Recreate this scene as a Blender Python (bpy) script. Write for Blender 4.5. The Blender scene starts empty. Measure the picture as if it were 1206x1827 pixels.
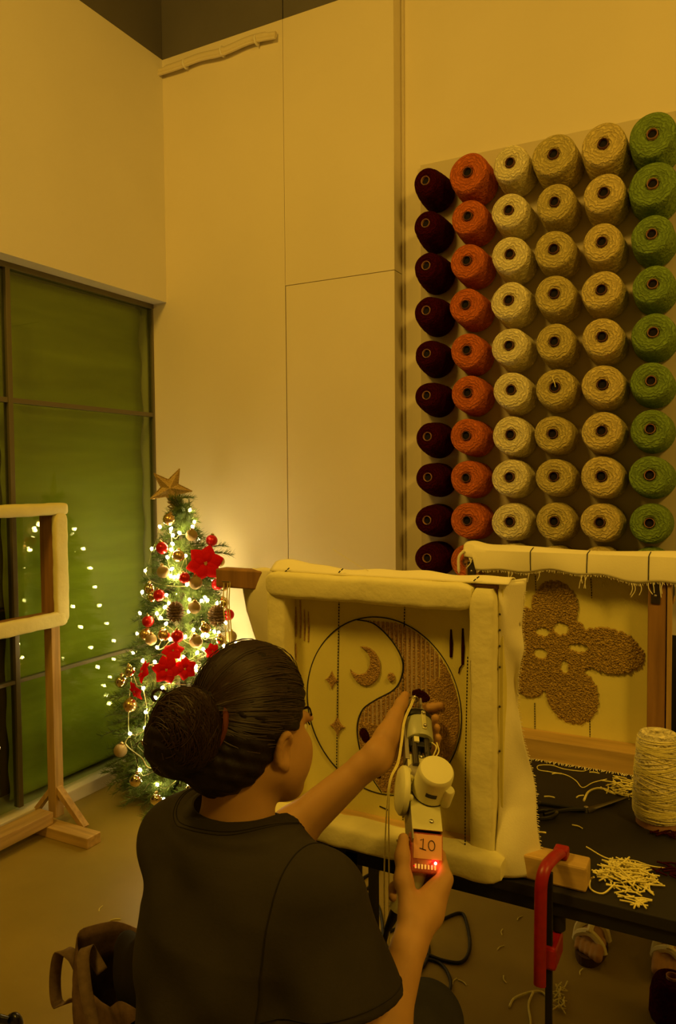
import bpy, bmesh, math, random
import numpy as np
from mathutils import Vector, Matrix
from mathutils.geometry import tessellate_polygon

rng = random.Random(7)
nrng = np.random.RandomState(11)
S = bpy.context.scene
COL = S.collection

# ------------------------------------------------------------------ camera
YAW, PITCH, ROLL = 0.4857, 0.0434, -0.0077
fw = Vector((-math.sin(YAW) * math.cos(PITCH), math.cos(YAW) * math.cos(PITCH), -math.sin(PITCH)))
rt0 = Vector((math.cos(YAW), math.sin(YAW), 0))
up0 = rt0.cross(fw)
rt = rt0 * math.cos(ROLL) + up0 * math.sin(ROLL)
up = -rt0 * math.sin(ROLL) + up0 * math.cos(ROLL)
cam = bpy.data.cameras.new('camera')
cam.sensor_fit = 'VERTICAL'
cam.sensor_height = 36.0
cam.lens = 36.0 * 1352.0 / 1827.0
cam.clip_start = 0.05
camo = bpy.data.objects.new('camera', cam)
camo.matrix_world = Matrix(((rt.x, up.x, -fw.x, 2.657), (rt.y, up.y, -fw.y, -3.13), (rt.z, up.z, -fw.z, 1.5), (0, 0, 0, 1)))
COL.objects.link(camo)
S.camera = camo

# ------------------------------------------------------------------ world, lamps, exposure
AMBER = (1.0, 0.555, 0.060)
w = bpy.data.worlds.new('night')
S.world = w
w.use_nodes = True
w.node_tree.nodes['Background'].inputs[0].default_value = (1.0, 0.62, 0.06, 1)
w.node_tree.nodes['Background'].inputs[1].default_value = 0.012


def area_lamp(name, loc, target, size, watts, col=AMBER):
    l = bpy.data.lights.new(name, 'AREA')
    l.shape = 'DISK'
    l.size = size
    l.energy = watts
    l.color = col
    o = bpy.data.objects.new(name, l)
    o.location = loc
    o.rotation_euler = (Vector(target) - Vector(loc)).to_track_quat('-Z', 'Y').to_euler()
    COL.objects.link(o)
    return o


area_lamp('ceiling_lamp', (0.9, -3.3, 3.75), (1.7, -0.2, 1.4), 0.7, 46)
area_lamp('ceiling_lamp', (4.3, -2.9, 3.55), (2.3, -0.4, 1.2), 0.6, 37)
area_lamp('ceiling_lamp', (2.9, -1.2, 4.5), (2.4, -1.4, 0.8), 0.4, 5)
area_lamp('wall_lamp', (4.9, -0.30, 2.75), (1.3, 0.02, 1.7), 0.12, 2.5)

S.view_settings.view_transform = 'Standard'
S.view_settings.look = 'None'
S.view_settings.gamma = 1.0
S.view_settings.use_curve_mapping = False
S.view_settings.exposure = 0.0


# ------------------------------------------------------------------ materials
def mat(name, col, rough=0.7, metal=0.0, spec=0.3, var=None, bump=None, emit=None, sheen=0.0, trans=0.0, alpha=1.0,
        col2=None, stretch=None, wave=None, sss=0.0, wcol=0.0):
    m = bpy.data.materials.new(name)
    m.use_nodes = True
    nt = m.node_tree
    p = nt.nodes['Principled BSDF']
    p.inputs['Base Color'].default_value = (*col, 1)
    p.inputs['Roughness'].default_value = rough
    p.inputs['Metallic'].default_value = metal
    p.inputs['Specular IOR Level'].default_value = spec
    p.inputs['Sheen Weight'].default_value = sheen
    p.inputs['Sheen Tint'].default_value = (*col, 1)
    p.inputs['Transmission Weight'].default_value = trans
    p.inputs['Alpha'].default_value = alpha
    if sss:
        p.inputs['Subsurface Weight'].default_value = sss
        p.inputs['Subsurface Radius'].default_value = (0.01, 0.004, 0.002)
        p.inputs['Subsurface Scale'].default_value = 1.0
    if emit:
        p.inputs['Emission Color'].default_value = (*emit[0], 1)
        p.inputs['Emission Strength'].default_value = emit[1]
    tc = nt.nodes.new('ShaderNodeTexCoord')
    vec = tc.outputs['Object']
    if stretch:
        mp = nt.nodes.new('ShaderNodeMapping')
        mp.inputs['Scale'].default_value = stretch
        nt.links.new(vec, mp.inputs['Vector'])
        vec = mp.outputs['Vector']
    if var:
        n = nt.nodes.new('ShaderNodeTexNoise')
        n.inputs['Scale'].default_value = var[0]
        n.inputs['Detail'].default_value = 5
        nt.links.new(vec, n.inputs['Vector'])
        r = nt.nodes.new('ShaderNodeValToRGB')
        c2 = col2 if col2 else tuple(c * (1 - var[1]) for c in col)
        r.color_ramp.elements[0].position = 0.3
        r.color_ramp.elements[1].position = 0.7
        r.color_ramp.elements[0].color = (*c2, 1)
        r.color_ramp.elements[1].color = (*col, 1)
        nt.links.new(n.outputs['Fac'], r.inputs['Fac'])
        nt.links.new(r.outputs['Color'], p.inputs['Base Color'])
    last = None
    if wave:   # (type, direction, scale, distortion, strength, distance)
        wv = nt.nodes.new('ShaderNodeTexWave')
        wv.wave_type = wave[0]
        if wave[0] == 'RINGS':
            wv.rings_direction = wave[1]
        else:
            wv.bands_direction = wave[1]
        wv.inputs['Scale'].default_value = wave[2]
        wv.inputs['Distortion'].default_value = wave[3]
        wv.inputs['Detail'].default_value = 2
        wv.inputs['Detail Scale'].default_value = 2.5
        nt.links.new(vec, wv.inputs['Vector'])
        b = nt.nodes.new('ShaderNodeBump')
        b.inputs['Strength'].default_value = wave[4]
        b.inputs['Distance'].default_value = wave[5]
        nt.links.new(wv.outputs['Fac'], b.inputs['Height'])
        last = b
        if wcol and var:
            mr = nt.nodes.new('ShaderNodeMapRange')
            mr.inputs['To Min'].default_value = 1.0 - wcol
            mr.inputs['To Max'].default_value = 1.0
            nt.links.new(wv.outputs['Fac'], mr.inputs['Value'])
            mm = nt.nodes.new('ShaderNodeVectorMath')
            mm.operation = 'SCALE'
            nt.links.new(r.outputs['Color'], mm.inputs[0])
            nt.links.new(mr.outputs['Result'], mm.inputs['Scale'])
            nt.links.new(mm.outputs['Vector'], p.inputs['Base Color'])
    if bump:   # (scale, strength, distance)
        n = nt.nodes.new('ShaderNodeTexNoise')
        n.inputs['Scale'].default_value = bump[0]
        n.inputs['Detail'].default_value = 4
        nt.links.new(vec, n.inputs['Vector'])
        b = nt.nodes.new('ShaderNodeBump')
        b.inputs['Strength'].default_value = bump[1]
        b.inputs['Distance'].default_value = bump[2]
        nt.links.new(n.outputs['Fac'], b.inputs['Height'])
        if last:
            nt.links.new(last.outputs['Normal'], b.inputs['Normal'])
        last = b
    if last:
        nt.links.new(last.outputs['Normal'], p.inputs['Normal'])
    return m


def yarn_mat(name, col, k=0.25):
    return mat(name, col, 0.95, spec=0.04, sheen=0.1, var=(38, k), wave=('RINGS', 'Z', 24, 7.0, 0.7, 0.006), bump=(260, 0.5, 0.002), wcol=0.30)


MAT = dict(
    wall=mat('painted_wall', (0.80, 0.76, 0.66), 0.75, spec=0.2, var=(2.2, 0.05), bump=(60, 0.04, 0.002)),
    wall2=mat('painted_wall_warm', (0.78, 0.71, 0.56), 0.7, spec=0.25, var=(1.8, 0.06), bump=(60, 0.04, 0.002)),
    darkband=mat('dark_grey_paint', (0.13, 0.12, 0.12), 0.85, var=(3, 0.1)),
    gap=mat('dark_joint_and_night', (0.05, 0.04, 0.03), 0.9),
    floor=mat('epoxy_floor', (0.34, 0.255, 0.05), 0.42, spec=0.35, var=(3.5, 0.16), bump=(14, 0.05, 0.01)),
    ceil=mat('ceiling_paint', (0.25, 0.23, 0.21), 0.9),
    board=mat('grey_board', (0.62, 0.55, 0.40), 0.7, var=(4, 0.10)),
    frame_alu=mat('bronze_aluminium', (0.16, 0.14, 0.08), 0.4, metal=0.4, spec=0.5),
    blind=mat('green_blind', (0.40, 0.45, 0.065), 0.85, spec=0.1, var=(3.0, 0.25), stretch=(1, 0.6, 5)),
    sill=mat('white_sill', (0.78, 0.74, 0.62), 0.45, spec=0.4),
    pine=mat('pine_wood', (0.58, 0.38, 0.13), 0.6, var=(6, 0.35), stretch=(9, 9, 0.6), bump=(40, 0.1, 0.002)),
    pine_x=mat('pine_wood_long', (0.64, 0.43, 0.14), 0.6, var=(6, 0.35), stretch=(0.6, 8, 8), bump=(40, 0.1, 0.002)),
    pine_y=mat('pine_wood_deep', (0.58, 0.39, 0.13), 0.6, var=(6, 0.35), stretch=(8, 0.6, 8), bump=(40, 0.1, 0.002)),
    brownwood=mat('brown_wood', (0.36, 0.19, 0.06), 0.6, var=(6, 0.4), stretch=(9, 9, 0.7), bump=(40, 0.1, 0.002)),
    foam=mat('white_batting', (0.86, 0.81, 0.42), 0.95, spec=0.05, sheen=0.1, var=(14, 0.07), bump=(45, 0.35, 0.006)),
    cloth=mat('monks_cloth', (0.80, 0.73, 0.22), 0.95, spec=0.05, var=(9, 0.08), wave=('BANDS', 'DIAGONAL', 180, 0.6, 0.25, 0.001), bump=(350, 0.25, 0.001)),
    flap=mat('cotton_cloth', (0.92, 0.87, 0.58), 0.95, spec=0.05, var=(9, 0.06), bump=(320, 0.3, 0.001)),
    ink=mat('black_marker', (0.02, 0.018, 0.02), 0.8),
    tuft=mat('pink_brown_yarn', (0.56, 0.36, 0.12), 0.95, spec=0.03, var=(170, 0.4), wave=('BANDS', 'X', 60, 2.0, 0.5, 0.002), bump=(300, 0.8, 0.003)),
    tuftgap=mat('pale_tuft_gap', (0.70, 0.54, 0.34), 0.95, var=(200, 0.2)),
    petal_brown=mat('brown_pile', (0.54, 0.37, 0.10), 0.98, spec=0.02, var=(130, 0.45), bump=(280, 0.9, 0.004)),
    maroon=mat('maroon_yarn', (0.040, 0.006, 0.006), 0.95, spec=0.03, var=(80, 0.3), bump=(250, 0.5, 0.002)),
    black=mat('matte_black', (0.012, 0.011, 0.011), 0.55, spec=0.35, var=(8, 0.2)),
    tabletop=mat('black_tabletop', (0.022, 0.019, 0.018), 0.6, spec=0.3, var=(5, 0.25)),
    blackgloss=mat('gloss_black', (0.01, 0.01, 0.01), 0.25, spec=0.5),
    cord=mat('black_rubber', (0.012, 0.011, 0.011), 0.5, spec=0.3),
    redclamp=mat('red_plastic', (0.34, 0.008, 0.012), 0.38, spec=0.5, var=(60, 0.25)),
    steel=mat('steel', (0.55, 0.53, 0.48), 0.3, metal=1.0),
    darksteel=mat('dark_steel', (0.10, 0.09, 0.08), 0.35, metal=0.9),
    gunplate=mat('pale_plate', (0.68, 0.66, 0.32), 0.45, metal=0.25, spec=0.4),
    gunside=mat('grey_side_plate', (0.34, 0.31, 0.24), 0.45, metal=0.4),
    gunwhite=mat('white_plastic', (0.80, 0.78, 0.42), 0.4, spec=0.4),
    collar=mat('pale_green_collar', (0.44, 0.46, 0.28), 0.4, spec=0.5),
    redglowbox=mat('clear_box_red_glow', (0.85, 0.16, 0.08), 0.12, spec=0.5, alpha=0.42),  # clear plastic; the red glow of the LED is put in as tint
    paper=mat('note_paper', (0.80, 0.42, 0.20), 0.8),
    led=mat('red_led', (1, 0.3, 0.2), 0.4, emit=((1.0, 0.12, 0.06), 45)),
    ledred=mat('red_led_ring', (1, 0.02, 0.02), 0.4, emit=((1.0, 0.005, 0.005), 5)),
    yarnwhite=mat('cream_strand', (0.86, 0.78, 0.28), 0.95, spec=0.05, var=(90, 0.15), bump=(300, 0.5, 0.001)),
    skin=mat('skin', (0.50, 0.285, 0.10), 0.55, spec=0.3, var=(25, 0.1), bump=(180, 0.06, 0.001), sss=0.12),
    hair=mat('dark_brown_hair', (0.012, 0.0065, 0.004), 0.55, spec=0.25, var=(70, 0.3), bump=(150, 0.3, 0.002)),
    strand=mat('brown_hair_strand', (0.028, 0.013, 0.006), 0.50, spec=0.35),
    shirt=mat('charcoal_cotton', (0.042, 0.036, 0.026), 0.92, spec=0.08, var=(11, 0.22), bump=(240, 0.3, 0.001)),
    seam=mat('shirt_seam', (0.022, 0.019, 0.015), 0.95, spec=0.05),
    trousers=mat('dark_grey_trousers', (0.055, 0.052, 0.05), 0.9, spec=0.08, var=(20, 0.2), bump=(200, 0.3, 0.001)),
    darktrousers=mat('black_trousers', (0.014, 0.014, 0.014), 0.9, spec=0.08),
    scrunchie=mat('rust_hair_tie', (0.11, 0.025, 0.012), 0.8),
    bag=mat('printed_canvas', (0.20, 0.125, 0.08), 0.9, spec=0.08, var=(26, 0.55), bump=(180, 0.4, 0.002)),
    bagstrap=mat('canvas_strap', (0.22, 0.15, 0.09), 0.9, spec=0.08, var=(60, 0.3), bump=(180, 0.4, 0.002)),
    bagdark=mat('dark_lining', (0.014, 0.009, 0.007), 0.9, var=(9, 0.3)),
    needle=mat('green_needles', (0.13, 0.21, 0.04), 0.6, spec=0.3, var=(30, 0.45)),
    trunk=mat('tree_stem', (0.10, 0.075, 0.04), 0.8),
    redball=mat('red_bauble', (0.55, 0.008, 0.012), 0.28, metal=0.35, spec=0.5),
    goldball=mat('gold_bauble', (0.66, 0.47, 0.22), 0.25, metal=0.85, spec=0.5),
    matteball=mat('glitter_gold_bauble', (0.42, 0.32, 0.14), 0.6, metal=0.35, var=(160, 0.3), bump=(240, 0.6, 0.002)),
    chromeball=mat('mirror_bauble', (0.80, 0.70, 0.50), 0.06, metal=1.0),
    capgold=mat('gold_cap', (0.7, 0.5, 0.2), 0.3, metal=1.0),
    poin=mat('red_velvet_petal', (0.78, 0.006, 0.008), 0.75, spec=0.15, sheen=0.3, var=(30, 0.25)),
    cone_scale=mat('pinecone_scale', (0.22, 0.14, 0.06), 0.8, var=(60, 0.4)),
    glitter=mat('gold_glitter', (0.62, 0.45, 0.18), 0.35, metal=0.8, var=(220, 0.55), bump=(260, 1.0, 0.003)),
    bulb=mat('warm_bulb', (1, 0.8, 0.5), 0.3, emit=((1.0, 0.72, 0.28), 125)),
    wire=mat('pale_green_wire', (0.40, 0.42, 0.20), 0.5),
    pipe=mat('cream_conduit', (0.70, 0.62, 0.44), 0.6, bump=(30, 0.3, 0.004)),
    sandalstrap=mat('cream_sandal_strap', (0.90, 0.82, 0.45), 0.8),
    sandalsole=mat('brown_sandal_sole', (0.09, 0.045, 0.03), 0.8),
    tubecard=mat('cardboard_core', (0.42, 0.22, 0.11), 0.8),
    tubedark=mat('dark_core_tube', (0.16, 0.07, 0.04), 0.8),
    hole_shade=mat('core_hole_shade', (0.01, 0.008, 0.008), 0.9),
    y_maroon=yarn_mat('yarn_maroon', (0.048, 0.0025, 0.006)),
    y_orange=yarn_mat('yarn_orange', (0.66, 0.17, 0.04)),
    y_cream=yarn_mat('yarn_cream', (0.92, 0.84, 0.50), 0.15),
    y_oat=yarn_mat('yarn_oatmeal', (0.66, 0.56, 0.20), 0.2),
    y_beige=yarn_mat('yarn_beige', (0.76, 0.63, 0.24), 0.2),
    y_green=yarn_mat('yarn_green', (0.24, 0.37, 0.07), 0.25),
)


def glass_mat():
    m = bpy.data.materials.new('window_glass')
    m.use_nodes = True
    nt = m.node_tree
    for n in list(nt.nodes):
        nt.nodes.remove(n)
    out = nt.nodes.new('ShaderNodeOutputMaterial')
    tr = nt.nodes.new('ShaderNodeBsdfTransparent')
    tr.inputs[0].default_value = (0.80, 0.86, 0.72, 1)
    gl = nt.nodes.new('ShaderNodeBsdfGlossy')
    gl.inputs['Roughness'].default_value = 0.015
    gl.inputs[0].default_value = (0.9, 1.0, 0.85, 1)
    lw = nt.nodes.new('ShaderNodeLayerWeight')
    lw.inputs['Blend'].default_value = 0.5
    pw = nt.nodes.new('ShaderNodeMath')
    pw.operation = 'POWER'
    pw.inputs[1].default_value = 4.0
    nt.links.new(lw.outputs['Facing'], pw.inputs[0])
    fr = nt.nodes.new('ShaderNodeMath')
    fr.operation = 'MULTIPLY_ADD'
    fr.inputs[1].default_value = 0.55
    fr.inputs[2].default_value = 0.045
    nt.links.new(pw.outputs[0], fr.inputs[0])
    mx = nt.nodes.new('ShaderNodeMixShader')
    nt.links.new(fr.outputs[0], mx.inputs[0])
    nt.links.new(tr.outputs[0], mx.inputs[1])
    nt.links.new(gl.outputs[0], mx.inputs[2])
    nt.links.new(mx.outputs[0], out.inputs[0])
    return m


MAT['glass'] = glass_mat()


# ------------------------------------------------------------------ object helpers
def tag(o, label=None, cat=None, group=None, kind=None):
    if label:
        o['label'] = label
    if cat:
        o['category'] = cat
    if group:
        o['group'] = group
    if kind:
        o['kind'] = kind
    return o


def thing(name, label, cat, loc=(0, 0, 0), group=None, mtx=None):
    o = bpy.data.objects.new(name, None)
    o.empty_display_size = 0.05
    if mtx is not None:
        o.matrix_world = mtx
    else:
        o.location = loc
    COL.objects.link(o)
    return tag(o, label, cat, group)


def link_mesh(name, me, material, parent=None):
    if material is not None and not me.materials:
        me.materials.append(MAT[material] if isinstance(material, str) else material)
    o = bpy.data.objects.new(name, me)
    COL.objects.link(o)
    if parent is not None:
        o.parent = parent
    return o


class MB:
    """collects shapes, builds them as one mesh"""

    def __init__(self):
        self.v, self.f = [], []

    def add(self, vs, fs):
        b = len(self.v)
        self.v += [tuple(p) for p in vs]
        self.f += [tuple(i + b for i in q) for q in fs]
        return self

    def box(self, x0, x1, y0, y1, z0, z1, mtx=None, bev=0.0):
        if bev > 0:
            bm = bmesh.new()
            bmesh.ops.create_cube(bm, size=1)
            for p in bm.verts:
                p.co = Vector(((x0 + x1) / 2 + p.co.x * (x1 - x0), (y0 + y1) / 2 + p.co.y * (y1 - y0), (z0 + z1) / 2 + p.co.z * (z1 - z0)))
            bmesh.ops.bevel(bm, geom=list(bm.edges), offset=bev, segments=2, affect='EDGES', profile=0.5)
            bm.verts.index_update()
            vs = [p.co.copy() for p in bm.verts]
            fs = [tuple(q.index for q in fc.verts) for fc in bm.faces]
            bm.free()
        else:
            vs = [Vector((x, y, z)) for z in (z0, z1) for y in (y0, y1) for x in (x0, x1)]
            fs = [(0, 2, 3, 1), (4, 5, 7, 6), (0, 1, 5, 4), (2, 6, 7, 3), (0, 4, 6, 2), (1, 3, 7, 5)]
        if mtx is not None:
            vs = [mtx @ p for p in vs]
        return self.add(vs, fs)

    def tube(self, pts, r, seg=8, cap=True, flat=None):
        pts = [Vector(p) for p in pts]
        n = len(pts)
        rs = r if isinstance(r, (list, tuple)) else [r] * n
        vs, fs = [], []
        t0 = (pts[1] - pts[0]).normalized()
        ref = Vector((0, 0, 1)) if abs(t0.z) < 0.9 else Vector((1, 0, 0))
        nrm = (ref - t0 * ref.dot(t0)).normalized()
        for i, p in enumerate(pts):
            a = pts[max(i - 1, 0)]
            b = pts[min(i + 1, n - 1)]
            t = (b - a)
            t = t.normalized() if t.length > 1e-9 else t0
            nrm = nrm - t * nrm.dot(t)
            nrm = nrm.normalized() if nrm.length > 1e-6 else t.orthogonal().normalized()
            bi = t.cross(nrm)
            for k in range(seg):
                an = 2 * math.pi * k / seg
                c, s_ = math.cos(an), math.sin(an)
                if flat:
                    s_ *= flat
                vs.append(p + (nrm * c + bi * s_) * rs[i])
        for i in range(n - 1):
            for k in range(seg):
                k2 = (k + 1) % seg
                fs.append((i * seg + k, i * seg + k2, (i + 1) * seg + k2, (i + 1) * seg + k))
        if cap:
            fs.append(tuple(range(seg - 1, -1, -1)))
            fs.append(tuple((n - 1) * seg + k for k in range(seg)))
        return self.add(vs, fs)

    def lathe(self, prof, seg=32, mtx=None, close=False):
        vs, fs = [], []
        for (r, z) in prof:
            for k in range(seg):
                an = 2 * math.pi * k / seg
                vs.append(Vector((r * math.cos(an), r * math.sin(an), z)))
        n = len(prof)
        for i in range(n - 1 + (1 if close else 0)):
            j = (i + 1) % n
            for k in range(seg):
                k2 = (k + 1) % seg
                fs.append((i * seg + k, i * seg + k2, j * seg + k2, j * seg + k))
        if not close:
            if prof[0][0] > 1e-5:
                fs.append(tuple(range(seg - 1, -1, -1)))
            if prof[-1][0] > 1e-5:
                fs.append(tuple((n - 1) * seg + k for k in range(seg)))
        if mtx is not None:
            vs = [mtx @ p for p in vs]
        return self.add(vs, fs)

    def ball(self, c, r, seg=16, rings=10, scale=(1, 1, 1), mtx=None):
        vs, fs = [], []
        for i in range(rings + 1):
            th = math.pi * i / rings
            for k in range(seg):
                an = 2 * math.pi * k / seg
                p = Vector((r * scale[0] * math.sin(th) * math.cos(an), r * scale[1] * math.sin(th) * math.sin(an), r * scale[2] * math.cos(th)))
                if mtx is not None:
                    p = mtx @ p
                vs.append(p + Vector(c))
        for i in range(rings):
            for k in range(seg):
                k2 = (k + 1) % seg
                fs.append((i * seg + k, (i + 1) * seg + k, (i + 1) * seg + k2, i * seg + k2))
        return self.add(vs, fs)

    def grid(self, fn, nu, nv):
        vs = [fn(i / nu, j / nv) for j in range(nv + 1) for i in range(nu + 1)]
        fs = [(j * (nu + 1) + i, j * (nu + 1) + i + 1, (j + 1) * (nu + 1) + i + 1, (j + 1) * (nu + 1) + i) for j in range(nv) for i in range(nu)]
        return self.add(vs, fs)

    def mesh(self, name, smooth=False):
        me = bpy.data.meshes.new(name)
        me.from_pydata([tuple(p) for p in self.v], [], self.f)
        me.validate(clean_customdata=False)
        me.polygons.foreach_set('use_smooth', [smooth] * len(me.polygons))
        if smooth:
            try:
                me.set_sharp_from_angle(angle=math.radians(40))
            except Exception:
                pass
        me.update()
        return me

    def build(self, name, material, parent=None, smooth=False, solid=0.0):
        if parent is not None and not getattr(self, 'local', False):
            inv = PINV.get(parent.name)
            if inv is None:
                inv = parent.matrix_basis.inverted() if parent.parent is None else (parent.parent.matrix_basis @ parent.matrix_basis).inverted()
            self.v = [tuple(inv @ Vector(p)) for p in self.v]
        o = link_mesh(name, self.mesh(name, smooth), material, parent)
        if solid:
            md = o.modifiers.new('thickness', 'SOLIDIFY')
            md.thickness = solid
            md.offset = 0
        return o


PINV = {}


def local_mb():
    m = MB()
    m.local = True
    return m


def struct(o):
    o['kind'] = 'structure'
    return o


def copy_tree(o, parent=None):
    c = o.copy()
    COL.objects.link(c)
    c.parent = parent
    for ch in o.children:
        if ch is not c:
            copy_tree(ch, c)
    return c


def bez(pts, n=8):
    """smooth Catmull-Rom path"""
    P = [Vector(p) for p in pts]
    P = [P[0] * 2 - P[1]] + P + [P[-1] * 2 - P[-2]]
    out = []
    for i in range(1, len(P) - 2):
        for k in range(n):
            t = k / n
            a, b, c, d = P[i - 1], P[i], P[i + 1], P[i + 2]
            out.append(0.5 * ((2 * b) + (c - a) * t + (2 * a - 5 * b + 4 * c - d) * t * t + (3 * b - a - 3 * c + d) * t ** 3))
    out.append(P[-2])
    return out


# ------------------------------------------------------------------ signed-distance surfaces (for bodies and cloth)
class SDF:
    def __init__(self, lo, hi, h):
        self.lo = np.array(lo, float)
        self.h = h
        self.n = np.ceil((np.array(hi) - self.lo) / h).astype(int) + 1
        self.D = np.full(self.n, 0.5, np.float32)

    def _blk(self, lo, hi):
        a = np.clip(np.floor((np.array(lo) - self.lo) / self.h).astype(int), 0, self.n - 1)
        b = np.clip(np.ceil((np.array(hi) - self.lo) / self.h).astype(int) + 1, 1, self.n)
        sl = tuple(slice(p, q) for p, q in zip(a, b))
        ax = [(self.lo[i] + np.arange(a[i], b[i]) * self.h).astype(np.float32) for i in range(3)]
        return sl, ax[0][:, None, None], ax[1][None, :, None], ax[2][None, None, :]

    def add(self, fn, lo, hi, k=0.01, op='add'):
        pad = k * 1.5 + self.h * 3
        sl, X, Y, Z = self._blk(np.array(lo) - pad, np.array(hi) + pad)
        if min(self.D[sl].shape) == 0:
            return
        d = fn(X, Y, Z).astype(np.float32)
        A = self.D[sl]
        if op == 'sub':
            A, d = -A, d
        hh = np.maximum(k - np.abs(A - d), 0) / k
        r = np.minimum(A, d) - hh * hh * k * 0.25
        self.D[sl] = -r if op == 'sub' else r

    def cone(self, p1, r1, p2, r2, k=0.01, op='add'):
        p1 = np.array(p1, float)
        p2 = np.array(p2, float)
        ab = p2 - p1
        L = max(ab @ ab, 1e-9)
        R = max(r1, r2)

        def fn(X, Y, Z):
            t = np.clip(((X - p1[0]) * ab[0] + (Y - p1[1]) * ab[1] + (Z - p1[2]) * ab[2]) / L, 0, 1)
            return np.sqrt((X - p1[0] - t * ab[0]) ** 2 + (Y - p1[1] - t * ab[1]) ** 2 + (Z - p1[2] - t * ab[2]) ** 2) - (r1 + (r2 - r1) * t)
        self.add(fn, np.minimum(p1, p2) - R, np.maximum(p1, p2) + R, k, op)

    def chain(self, pts, rs, k=0.006):
        for i in range(len(pts) - 1):
            self.cone(pts[i], rs[i], pts[i + 1], rs[i + 1], k)

    def ell(self, c, rad, R=None, k=0.01, op='add'):
        c = np.array(c, float)
        R = np.eye(3) if R is None else np.array(R, float)
        m = max(rad)

        def fn(X, Y, Z):
            q = [((X - c[0]) * R[0, i] + (Y - c[1]) * R[1, i] + (Z - c[2]) * R[2, i]) / rad[i] for i in range(3)]
            k0 = np.sqrt(q[0] ** 2 + q[1] ** 2 + q[2] ** 2) + 1e-6
            k1 = np.sqrt((q[0] / rad[0]) ** 2 + (q[1] / rad[1]) ** 2 + (q[2] / rad[2]) ** 2) + 1e-6
            return k0 * (k0 - 1) / k1
        self.add(fn, c - m, c + m, k, op)

    def loft(self, st, ax, k=0.02, op='add', pw=2.4):
        """stations (z, cx, cy, a, b); ax = unit (x,y) of the width axis"""
        st = np.array(st, float)
        zs = st[:, 0]
        m = st[:, 3:].max()

        def fn(X, Y, Z):
            cx, cy, a, b = (np.interp(Z, zs, st[:, i]) for i in (1, 2, 3, 4))
            dx, dy = X - cx, Y - cy
            p = np.abs(dx * ax[0] + dy * ax[1]) / a
            q = np.abs(-dx * ax[1] + dy * ax[0]) / b
            d = ((p ** pw + q ** pw) ** (1 / pw) - 1) * np.minimum(a, b)
            return np.maximum(d, np.maximum(Z - zs[-1], zs[0] - Z))
        self.add(fn, (st[:, 1].min() - m, st[:, 2].min() - m, zs[0]), (st[:, 1].max() + m, st[:, 2].max() + m, zs[-1]), k, op)

    def cut(self, p, n, k=0.004):
        """keep the side of the plane opposite to n"""
        X, Y, Z = [(self.lo[i] + np.arange(self.n[i]) * self.h).astype(np.float32) for i in range(3)]
        d = (X[:, None, None] - p[0]) * n[0] + (Y[None, :, None] - p[1]) * n[1] + (Z[None, None, :] - p[2]) * n[2]
        self.D = np.maximum(self.D, d.astype(np.float32))

    def warp(self, fn):
        X, Y, Z = [(self.lo[i] + np.arange(self.n[i]) * self.h).astype(np.float32) for i in range(3)]
        self.D += fn(X[:, None, None], Y[None, :, None], Z[None, None, :]).astype(np.float32)

    def net(self, smooth=1):
        D = self.D
        s = D < 0
        nx, ny, nz = D.shape
        cnt = np.zeros((nx - 1, ny - 1, nz - 1), np.int8)
        for i in (0, 1):
            for j in (0, 1):
                for k in (0, 1):
                    cnt += s[i:nx - 1 + i, j:ny - 1 + j, k:nz - 1 + k]
        act = np.argwhere((cnt > 0) & (cnt < 8))
        idx = np.full(cnt.shape, -1, np.int64)
        idx[tuple(act.T)] = np.arange(len(act))
        acc = np.zeros((len(act), 3))
        num = np.zeros(len(act))
        cor = [(i, j, k) for i in (0, 1) for j in (0, 1) for k in (0, 1)]
        val = {c: D[act[:, 0] + c[0], act[:, 1] + c[1], act[:, 2] + c[2]].astype(float) for c in cor}
        for c in cor:
            for ax in range(3):
                if c[ax] == 0:
                    e = list(c)
                    e[ax] = 1
                    a, b = val[c], val[tuple(e)]
                    m = (a < 0) != (b < 0)
                    t = np.where(m, a / np.where(m, a - b, 1), 0)
                    p = np.tile(np.array(c, float), (len(act), 1))
                    p[:, ax] += t
                    acc += np.where(m[:, None], p, 0)
                    num += m
        V = self.lo + (act + acc / num[:, None]) * self.h
        F = []
        for ax in range(3):
            o1, o2 = (ax + 1) % 3, (ax + 2) % 3
            sa = [slice(None)] * 3
            sb = [slice(None)] * 3
            sa[ax] = slice(0, -1)
            sb[ax] = slice(1, None)
            A, B = s[tuple(sa)], s[tuple(sb)]
            e = np.argwhere(A != B)
            ok = (e[:, o1] > 0) & (e[:, o2] > 0) & (e[:, o1] < D.shape[o1] - 1) & (e[:, o2] < D.shape[o2] - 1)
            e = e[ok]
            ins = A[tuple(e.T)]
            q = []
            for d1, d2 in ((-1, -1), (0, -1), (0, 0), (-1, 0)):
                c = e.copy()
                c[:, o1] += d1
                c[:, o2] += d2
                q.append(idx[tuple(c.T)])
            q = np.stack(q, 1)
            q[~ins] = q[~ins][:, ::-1]
            F.append(q)
        F = np.concatenate(F)
        F = F[(F >= 0).all(1)]
        for _ in range(smooth):
            sm = np.zeros_like(V)
            n = np.zeros(len(V))
            for a, b in ((0, 1), (1, 2), (2, 3), (3, 0)):
                np.add.at(sm, F[:, a], V[F[:, b]])
                np.add.at(n, F[:, a], 1)
                np.add.at(sm, F[:, b], V[F[:, a]])
                np.add.at(n, F[:, b], 1)
            V = 0.5 * V + 0.5 * sm / np.maximum(n, 1)[:, None]
        return V, F

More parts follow.
